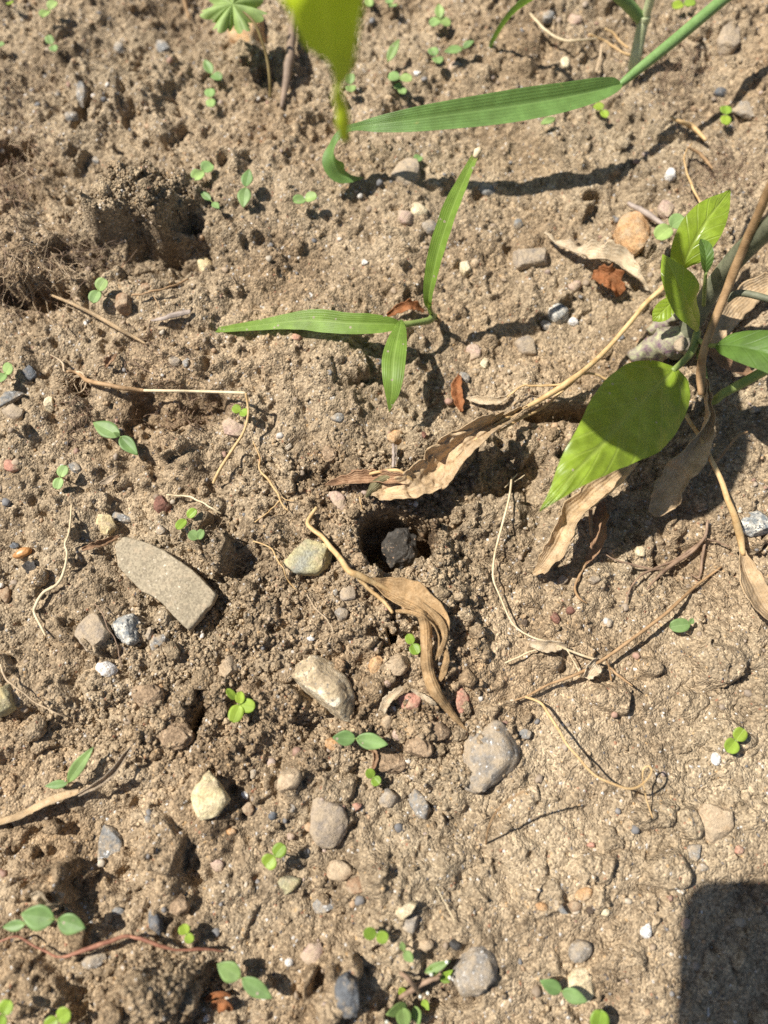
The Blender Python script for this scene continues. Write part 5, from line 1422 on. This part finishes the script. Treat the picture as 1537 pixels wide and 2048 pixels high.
straw("stick", "pale flattened stick behind the smooth orange brown stone", "stick", "wood grey", [Q(3, [(705, 1200), (760, 1230), (830, 1270), (925, 1335)], .005, [3, 6, 6, 4])])
straw("root", "thin brown roots fanning out in the leaf shadow at right", "roots", "root brown", [
    Q(9, [(560, 255), (650, 300), (760, 330), (860, 350), (960, 350)], .003, [1, 2, 2.4, 2.4, 2]), Q(9, [(1180, 60), (1160, 160), (1080, 250), (960, 330), (880, 400), (820, 470)], .004, [3, 3, 4, 4, 2.5, 1.5]),
    Q(9, [(700, 550), (710, 490), (760, 410), (850, 350), (980, 300), (1100, 220), (1160, 170)], .003, [1.5, 2, 2.2, 2.4, 3, 3, 2.4]), Q(9, [(1170, 170), (1240, 190), (1310, 220)], .003, 1.8), Q(9, [(1160, 200), (1145, 300), (1130, 400), (1080, 380)], .003, [3, 3, 2, 1.2])])
straw("root", "brown root crossing soil right of the big green leaf", "root", "straw brown", [Q(6, [(1180, 1310), (1230, 1230), (1300, 1140), (1360, 1070), (1415, 1045)], .005, [1.6, 2, 2.4, 2.6, 2])])

# fine hair roots: dense mats that nobody could count
def hairs(name, label, mat, spots, seed, w=0.7):
    g = random.Random(seed)
    ch = []
    for (x, y, rx, ry, n, ang, spread, ln, lift) in spots:
        for i in range(n):
            px, py = x + g.gauss(0, .5) * rx, y + g.gauss(0, .5) * ry
            a = R(ang) + g.gauss(0, spread)
            l = ln * g.uniform(.4, 1.3)
            c = [(px, py, g.uniform(.0, lift), w * g.choice((.5, .6, .8, 1.0, 1.7)))]
            for k in range(4):
                a += g.gauss(0, .45)
                px, py = px + math.cos(a) * l / 4, py + math.sin(a) * l / 4
                c.append((px, py, g.uniform(.0003, lift), w * g.uniform(.5, 1.0)))
            ch.append(c)
    V, Fc = [], []
    for ci, c in enumerate(ch):
        pts = [atg(q[0], q[1], q[2]) for q in c]
        v, f = tube_data(pts, [q[3] * msize(q[0], q[1], p.z) for q, p in zip(c, pts)], 3, nseg=9)
        b = len(V)
        V += v
        Fc += [tuple(q + b for q in x) for x in f]
    me = bpy.data.meshes.new(name)
    me.from_pydata([tuple(v) for v in V], [], Fc)
    o = link(name, me, mat)
    tag(o, label, "roots", kind="stuff")
hairs("root_hairs", "matted fine dark root hairs on the clump at the left edge", "root dark", [(60, 540, 100, 90, 30, 70, .8, 60, .004), (20, 300, 40, 110, 20, 60, 1.0, 55, .004), (150, 500, 100, 50, 60, 30, .8, 50, .003), (60, 180, 80, 60, 30, 40, 1.5, 40, .002)], 1, .6)
hairs("root_hairs", "fine pale brown root hairs on the clump at the left edge", "root brown", [(50, 560, 110, 90, 30, 70, .8, 75, .005), (150, 800, 30, 60, 40, 90, .6, 45, .004), (280, 700, 110, 60, 40, 30, 1.2, 45, .004), (20, 340, 50, 90, 40, 70, .8, 70, .007), (360, 840, 80, 40, 50, 20, 1.4, 28, .004)], 2, .8)
hairs("root_hairs", "tan root strands drooping over the dark hollow at the left edge", "root tan", [(40, 520, 90, 60, 45, 68, .5, 95, .007), (20, 270, 40, 90, 24, 75, .8, 80, .006), (110, 550, 50, 40, 20, 50, .7, 60, .006), (60, 150, 90, 60, 30, 60, 1.5, 40, .003)], 9, .85)
hairs("root_hairs", "fine brown root hairs in the soil at the upper right", "root brown", [(1370, 130, 60, 90, 70, 80, .9, 45, .005), (1450, 350, 110, 80, 80, 20, 1.2, 55, .004), (1310, 90, 30, 60, 30, 60, 1.2, 30, .006), (1400, 560, 60, 60, 25, 60, 1.2, 40, .004)], 3, .6)
hairs("root_hairs", "scattered fine root threads lying all over the soil", "root tan", [(770, 1000, 900, 1100, 130, 30, 3.0, 34, .002), (1400, 1150, 120, 70, 40, 160, .8, 50, .004), (400, 1080, 60, 40, 24, 30, 3, 30, .004), (1240, 1930, 60, 80, 50, 70, 1.0, 26, .002)], 4, .6)

# ------------------------------------------------------------------ green plants
e = empty("grass_plant", at(1900, -330, -.01), "tall grass with a long green blade folded at the top and curled tip", "grass")
tubes("stem", e, "stem grass", [[(1900, -330, -.01, 12), (1750, -230, .045, 12), (1600, -120, .050, 12), (1470, -20, .046, 11.5), (1350, 80, .039, 11), (1270, 145, .034, 9), (1240, 170, .032, 6)]], sides=10, rel=False)
blade("leaf", e, "grass green", [(1243, 168, .0325), (1228, 172, .034), (1190, 182, .036), (1120, 196, .037), (1020, 212, .037), (920, 226, .036), (830, 238, .034), (760, 247, .031), (715, 253, .028), (690, 263, .0265), (671, 288, .024), (665, 318, .019), (678, 347, .013), (700, 357, .010), (728, 355, .009)],
      [3, 16, 26, 31, 32, 28, 23, 16, 8, 9, 19, 22, 17, 9, 1], [3, 15, 23, 27, 29, 26, 21, 14, 7, 11, 21, 23, 18, 9, 1], roll=[20, 25, 30, 35, 40, 44, 46, 46, 35, -10, -45, -40, -25, -10, 0],
      foldl=[25, 28, 26, 20, 15, 10, 8, 8, 10, 10, 10, 10, 5, 5, 0], foldr=[25, 30, 28, 22, 18, 12, 10, 8, 10, 15, 15, 15, 10, 5, 0], curll=8, curlr=-10, nu=120, nv=17, crum=.0002, crs=.01, edge=.03, seed=81)
e = empty("grass_plant", atg(872, 632), "small grass plant in the middle with three spread leaves", "grass")
tubes("stem", e, "stem green", [[(874, 634, .000, 6), (866, 634, .006, 7), (858, 641, .011, 7), (830, 646, .016, 6), (804, 650, .0185, 7)], [(868, 632, .004, 5), (861, 622, .012, 5), (858, 605, .019, 5)]], sides=8, rel=False)
tubes("dry_sheath", e, "straw brown", [[(876, 630, .003, 3), (879, 640, .004, 4), (876, 652, .002, 2)]], sides=6, rel=False)
blade("leaf", e, "grass dusty", [(806, 650, .0185), (780, 648, .0205), (740, 647, .0215), (690, 645, .0210), (640, 641, .0195), (590, 642, .0175), (540, 648, .014), (470, 656, .009), (430, 660, .006), (393, 664, .0035)],
      [5, 16, 22, 24, 24, 18, 13, 9, 6, 1], [5, 14, 19, 20, 22, 18, 13, 8, 5, 1], foldl=[10, 8, 6, 6, 6, 6, 6, 10, 10, 0], foldr=[20, 26, 28, 26, 22, 18, 14, 10, 10, 0], roll=[10, 14, 16, 16, 16, 14, 10, 6, 0, 0], curll=8, curlr=-10, nu=80, nv=15, crum=.0004, crs=.012, edge=.05, seed=83)
blade("leaf", e, "grass dusty", [(860, 628, .012), (857, 605, .021), (862, 570, .029), (874, 515, .040), (890, 460, .050), (912, 400, .060), (934, 348, .068), (951, 312, .073)], [4, 9, 15, 19, 21, 18, 12, 8], [4, 9, 13, 17, 19, 17, 12, 8],
      roll=[0, 10, 15, 15, 12, 10, 5, 0], foldl=[40, 30, 22, 16, 14, 14, 14, 16], foldr=[40, 32, 26, 22, 20, 18, 16, 16], curll=10, curlr=10, nu=70, nv=13, crum=.0005, crs=.012, edge=.06, seed=84)
tubes("leaf_tip", e, "straw pale", [[(951, 314, .0725, 6), (957, 302, .0745, 7), (961, 297, .075, 4)]], sides=7, rel=False, lumpy=.4)
blade("leaf", e, "grass dusty", [(803, 640, .019), (800, 655, .022), (793, 685, .0255), (787, 720, .027), (785, 755, .0265), (784, 785, .024), (781, 805, .021), (779, 823, .018)], [3, 13, 22, 25, 23, 16, 8, 1], [3, 10, 19, 23, 20, 14, 7, 1],
      foldl=10, foldr=14, curll=-18, curlr=-16, nu=60, nv=15, crum=.0003, crs=.012, edge=.03, seed=85)
e = empty("grass_leaf", at(1000, -520, .17), "blurred bright yellow green leaf hanging in from the top edge close to the lens", "leaf")
blade("leaf", e, "grass yellow", [(690, 282, .148), (684, 235, .154), (672, 185, .161), (662, 120, .170), (654, 50, .180), (648, -20, .190), (660, -110, .200), (720, -230, .210), (820, -340, .212), (950, -420, .207), (1000, -520, .190)],
      [7, 17, 28, 48, 68, 90, 110, 115, 110, 80, 40], [7, 17, 28, 48, 68, 90, 110, 115, 110, 80, 40], foldl=12, foldr=12, curll=-10, curlr=-10, nu=80, nv=13, seed=86)
blade("leaf", e, "grass yellow", [(400, -155, .195), (500, -180, .195), (600, -195, .195), (690, -205, .195), (770, -210, .195), (830, -212, .195), (872, -222, .194), (925, -320, .192), (1000, -515, .185)],
      [10, 120, 190, 210, 210, 160, 30, 22, 14], [10, 110, 195, 205, 195, 145, 30, 22, 14], foldl=2, foldr=2, nu=50, nv=13, seed=87)  # unseen blade above the frame, added to shade the largest pepper leaf
b0 = at(1000, -520, .183)
v_, f_ = tube_data([at(985, -500, .187), b0, Vector((0.10, 0.28, .150)), Vector((0.18, 0.34, .110)), Vector((0.26, 0.40, .055)), Vector((0.31, 0.44, -.01))], [.0022, .0024, .0024, .0024, .0024, .0024], 10)
me = bpy.data.meshes.new("stem")
me.from_pydata([tuple(q) for q in v_], [], f_)
link("stem", me, "stem grass", e)
e = empty("grass_plant", atg(1270, 132), "pale grass stalk standing near the top right with green shoots", "grass")
tubes("stem", e, "stem white", [[(1268, 138, -.001, 12), (1272, 115, .005, 12), (1279, 80, .012, 11.5), (1286, 44, .019, 11)]], sides=10, rel=False)
tubes("node", e, "stem white", [[(1284, 50, .017, 12.5), (1288, 38, .020, 13.5), (1290, 30, .022, 12)]], sides=10, rel=False)
tubes("shoot", e, "stem grass", [[(1284, 40, .019, 11), (1262, 15, .026, 12), (1238, -8, .033, 12), (1190, -50, .045, 12)]], sides=10, rel=False)
tubes("shoot", e, "stem white", [[(1290, 38, .020, 9), (1300, 5, .028, 9), (1310, -40, .038, 9)]], sides=9, rel=False)
e = empty("grass_plant", atg(982, 95), "short folded grass shoot rising at the top edge left of the straws", "grass")
blade("leaf", e, "grass green", [(982, 97, .000), (990, 82, .006), (1004, 58, .014), (1022, 34, .022), (1045, 14, .030), (1080, -8, .038), (1130, -40, .045)], [6, 9, 10, 11, 14, 16, 14], [6, 9, 10, 11, 14, 16, 14], foldl=55, foldr=55, curll=20, curlr=20, nu=40, nv=13, seed=88)

# lobed leaf at the top
e = empty("lobed_leaf_plant", atg(541, 194), "lobed pale green leaf on a thin olive stalk at the top edge", "weed")
tubes("stem", e, "stem olive", [[(541, 196, -.001, 3), (540, 160, .006, 3), (534, 115, .012, 3), (522, 75, .018, 3), (508, 45, .022, 3), (480, 15, .025, 2.5)]], sides=7, rel=False)
bmv, bmf, buv = [], [], []
c0 = at(466, 8, .026)
s0 = msize(466, 8, .026)
NR, NA = 9, 140
for i in range(NR + 1):
    for k in range(NA):
        a = 2 * math.pi * k / NA
        lob = abs(math.cos(a * 3.5 + .9)) ** 0.55
        tee = 0.30 * abs(math.sin(a * 10.5)) ** 0.5
        r = 70 * s0 * (0.30 + 0.70 * lob * (0.66 + tee * 1.2)) * (i / NR)
        z = 0.0016 * (i / NR) * math.cos(a * 7 + 1.8) - 0.004 * (i / NR) ** 2
        bmv.append((c0.x + r * math.cos(a), c0.y + r * math.sin(a) * 0.95, c0.z + z))
        buv.append((i / NR, 0.5 + 0.5 * math.sin(a * 3.5 + .9) * (1 if lob < 0.99 else 1)))
for i in range(NR):
    for k in range(NA):
        k2 = (k + 1) % NA
        bmf.append((i * NA + k, i * NA + k2, (i + 1) * NA + k2, (i + 1) * NA + k))
me = bpy.data.meshes.new("leaf")
me.from_pydata(bmv, [], bmf)
ul = me.uv_layers.new(name="UVMap")
for lp in me.loops:
    ul.data[lp.index].uv = buv[lp.vertex_index]
link("leaf", me, "geranium", e)

# pepper plant at the right
e = empty("pepper_plant", atg(1340, 700), "young pepper plant with glossy green leaves at the right edge", "plant")
tubes("stem", e, "stem pepper", [[(1345, 705, -.002, 20), (1362, 680, .006, 19), (1395, 630, .018, 19), (1430, 570, .034, 19), (1475, 515, .052, 20), (1530, 462, .072, 21), (1610, 400, .095, 22), (1700, 330, .12, 20)]], sides=12, rel=False, lumpy=.12)
tubes("stem_base", e, "stem crown", [[(1262, 720, .003, 12), (1290, 700, .005, 20), (1325, 690, .006, 30), (1360, 680, .007, 28), (1385, 700, .006, 14)], [(1300, 665, .006, 9), (1330, 640, .009, 14), (1365, 625, .012, 12)]], sides=12, rel=True, lumpy=.6)
stone("bud", "pale blunt bud", "bud", "greybrown", ellipse_pts(1362, 690, 14, 13, 20, 77), hk=.8, sink=0, facets=3, zabs=.022)
for k in ("label", "category"): del bpy.data.objects[-1 if False else [o.name for o in bpy.data.objects if o.name.startswith("bud") and o.parent is None][0]][k]
bo = [o for o in bpy.data.objects if o.name.startswith("bud") and o.parent is None and o.type == 'MESH'][0]
bo.parent = e
bo.location = bo.location - e.location
def petiole(pts, mat="stem green"):
    tubes("leaf_stalk", e, mat, [pts], sides=8, rel=False)
petiole([(1395, 665, .018, 8), (1385, 700, .022, 8), (1368, 722, .025, 7), (1345, 742, .027, 6)])
blade("leaf", e, "pepper leaf", [(1352, 735, .026), (1335, 755, .029), (1300, 790, .035), (1262, 828, .041), (1225, 868, .045), (1190, 905, .047), (1150, 945, .048), (1115, 985, .047), (1080, 1022, .045)],
      [4, 62, 90, 95, 76, 53, 33, 15, 1], [4, 50, 78, 84, 72, 57, 38, 17, 1], roll=[0, 6, 10, 12, 12, 10, 6, 2, 0], foldl=[20, 14, 10, 10, 10, 10, 10, 8, 4], foldr=[25, 18, 14, 12, 12, 12, 10, 8, 4], curll=-24, curlr=-30, nu=100, nv=35, crum=.0013, crs=.012, edge=.03, seed=91, vein=0.0010,
      label="largest leaf, upper half shaded and pointed tip sunlit")
blade("leaf", e, "pepper leaf", [(1398, 655, .028), (1392, 640, .034), (1378, 610, .044), (1362, 575, .050), (1345, 542, .052), (1326, 508, .050)], [4, 26, 40, 36, 24, 1], [4, 22, 34, 34, 22, 1], roll=12, foldl=16, foldr=16, curll=-16, curlr=-16, nu=60, nv=21, crum=.0004, crs=.01, seed=92, vein=.0004)
blade("leaf", e, "pepper leaf", [(1362, 545, .030), (1372, 520, .036), (1392, 478, .042), (1415, 440, .045), (1438, 410, .045), (1460, 381, .042)], [4, 32, 42, 38, 24, 1], [4, 26, 38, 38, 24, 1], roll=-6, foldl=14, foldr=16, curll=-20, curlr=-22, nu=64, nv=23, crum=.0005, crs=.009, seed=93, vein=.0007, label="glossy pointed leaf in full sun")
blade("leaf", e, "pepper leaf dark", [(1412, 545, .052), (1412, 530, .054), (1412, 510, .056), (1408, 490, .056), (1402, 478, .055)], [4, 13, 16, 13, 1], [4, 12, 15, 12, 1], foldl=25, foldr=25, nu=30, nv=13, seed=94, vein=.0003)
blade("leaf", e, "pepper leaf", [(1332, 590, .020), (1345, 600, .022), (1330, 618, .023), (1316, 632, .022), (1306, 642, .020)], [3, 12, 20, 16, 1], [3, 12, 18, 14, 1], foldl=10, foldr=10, curll=-20, nu=30, nv=13, seed=95, vein=.0003)
blade("leaf", e, "pepper leaf dark", [(1432, 690, .040), (1455, 690, .044), (1490, 695, .049), (1530, 705, .053), (1580, 720, .056), (1640, 745, .055), (1700, 770, .05)], [4, 32, 44, 52, 56, 36, 1], [4, 26, 38, 42, 46, 36, 1], roll=-6, foldl=14, foldr=14, curll=-20, curlr=-20, nu=60, nv=21, crum=.0005, crs=.012, seed=96, vein=.0005)  # leaf in shade, the shade painted by the darker material
petiole([(1398, 680, .020, 5), (1415, 690, .032, 5), (1440, 691, .041, 4)])
petiole([(1400, 700, .004, 8), (1418, 798, .012, 8), (1450, 785, .020, 9), (1500, 758, .030, 10), (1560, 725, .040, 10)])
petiole([(1455, 600, .040, 6), (1480, 586, .044, 7), (1537, 598, .048, 7), (1600, 620, .050, 6)], "stem pepper")
petiole([(1395, 625, .022, 5), (1378, 585, .026, 5), (1365, 548, .030, 4)])
petiole([(1408, 610, .030, 4), (1410, 575, .044, 4), (1412, 545, .052, 3)])

for lx, ly, hh, sd_ in ((1600, 250, .125, 97), (1820, 280, .128, 98), (1760, 430, .118, 99), (1690, 180, .135, 101)):      # the top of the plant, beyond the frame
    blade("leaf", e, "pepper leaf", [(1700, 330, .12), ((1700 * 2 + lx) / 3, (330 * 2 + ly) / 3, hh + .004), ((1700 + lx * 2) / 3, (330 + ly * 2) / 3, hh + .002), (lx, ly, hh - .01)], [4, 44, 40, 2], [4, 44, 40, 2], foldl=14, foldr=14, curll=-20, curlr=-20, nu=40, nv=15, seed=sd_, vein=.0005)

# mossy tuft at the bottom
e = empty("weed_tuft", atg(880, 1990), "small ragged weed tuft with white buds at the bottom edge", "weed")
def wl(px, py, tx, ty, w, h, mat="seedling blue"):
    b, t = atg(px, py, h * .5), atg(tx, ty, h)
    leaf_part(e, mat, b, t, w * msize(px, py), 'l', .15, .05)
wl(850, 1945, 900, 1923, 9, .008); wl(878, 1960, 905, 1942, 7, .006, "seedling bright"); wl(880, 1955, 900, 1965, 6, .006, "seedling bright"); wl(872, 1950, 862, 1938, 6, .006, "seedling bright")
wl(800, 1975, 812, 1995, 8, .004, "seedling bright"); wl(845, 2000, 858, 2020, 8, .005, "seedling bright"); wl(815, 2010, 775, 2030, 12, .007); wl(805, 2015, 812, 2060, 15, .009); wl(830, 2012, 838, 2050, 10, .008)
for i, (x, y) in enumerate(((894, 1924), (863, 1949), (900, 1955), (856, 1986), (774, 2044), (841, 1993))):
    p_ = atg(x, y, .0075)
    bm = bmesh.new()
    bmesh.ops.create_icosphere(bm, subdivisions=2, radius=3.6 * msize(x, y))
    bmesh.ops.translate(bm, verts=bm.verts, vec=p_)
    me = bpy.data.meshes.new("bud")
    bm.to_mesh(me); bm.free()
    link("bud", me, "bud white", e)
tubes("stem", e, "root brown", [[(800, 1995, .003, 5), (830, 1975, .005, 6), (860, 1960, .006, 5), (880, 1955, .006, 3)], [(840, 1990, .003, 4), (820, 1960, .006, 5), (800, 1945, .003, 3)]], lumpy=.5)

# ------------------------------------------------------------------ the phone that takes the picture; its shadow falls at lower right
cb = Vector((0, -st, ct))              # backward axis of the camera (away from the soil)
cu = Vector((0, ct, st))               # up in the picture
cr_ = Vector((1, 0, 0))
G0 = at(1372, 1758, 0.0)               # where the shadow's corner falls
C0 = Vector((0, 0, H))
s_ = (0.006 - (G0 - C0).dot(cb)) / L.dot(cb)
corner = G0 + L * s_                   # upper left corner of the phone
PW, PH, PT = 0.075, 0.158, 0.009
e = empty("phone", corner + cr_ * PW / 2 - cu * PH / 2, "dark phone held above the soil, seen only by its rounded shadow at lower right", "phone")
print("phone corner rel cam", (corner - C0).dot(cr_), (corner - C0).dot(cu))
def slab(name, x0, x1, y0, y1, z0, z1, r, mat):
    vs, n = [], 8
    ring = []
    for cxx, cyy, a0 in ((x1 - r, y1 - r, 0), (x0 + r, y1 - r, 90), (x0 + r, y0 + r, 180), (x1 - r, y0 + r, 270)):
        for k in range(n + 1):
            a = R(a0 + 90 * k / n)
            ring.append((cxx + r * math.cos(a), cyy + r * math.sin(a)))
    m_ = len(ring)
    bv = 0.0009
    lay = [(z0, bv), (z0 + bv * .3, bv * .3), (z0 + bv, 0), (z1 - bv, 0), (z1 - bv * .3, bv * .3), (z1, bv)]
    mx, my = (x0 + x1) / 2, (y0 + y1) / 2
    for z, ins in lay:
        for x, y in ring:
            k = 1 - ins / max(1e-6, math.hypot(x - mx, y - my))
            q = corner + cr_ * (mx + (x - mx) * k) + cu * (my + (y - my) * k) + cb * z
            vs.append(tuple(q))
    fs = [tuple(range(m_))[::-1], tuple(range((len(lay) - 1) * m_, len(lay) * m_))]
    for a in range(len(lay) - 1):
        for k in range(m_):
            k2 = (k + 1) % m_
            fs.append((a * m_ + k, a * m_ + k2, (a + 1) * m_ + k2, (a + 1) * m_ + k))
    me = bpy.data.meshes.new(name)
    me.from_pydata(vs, [], fs)
    return link(name, me, mat, e, smooth=False)
slab("body", 0, PW, -PH, 0, 0.0, PT, 0.0105, "phone case")
slab("screen", 0.003, PW - 0.003, -PH + 0.003, -0.003, PT + 0.0001, PT + 0.0021, 0.008, "phone glass")
slab("camera_bar", 0.006, PW - 0.006, -0.036, -0.018, -0.0024, -0.0001, 0.008, "phone metal")
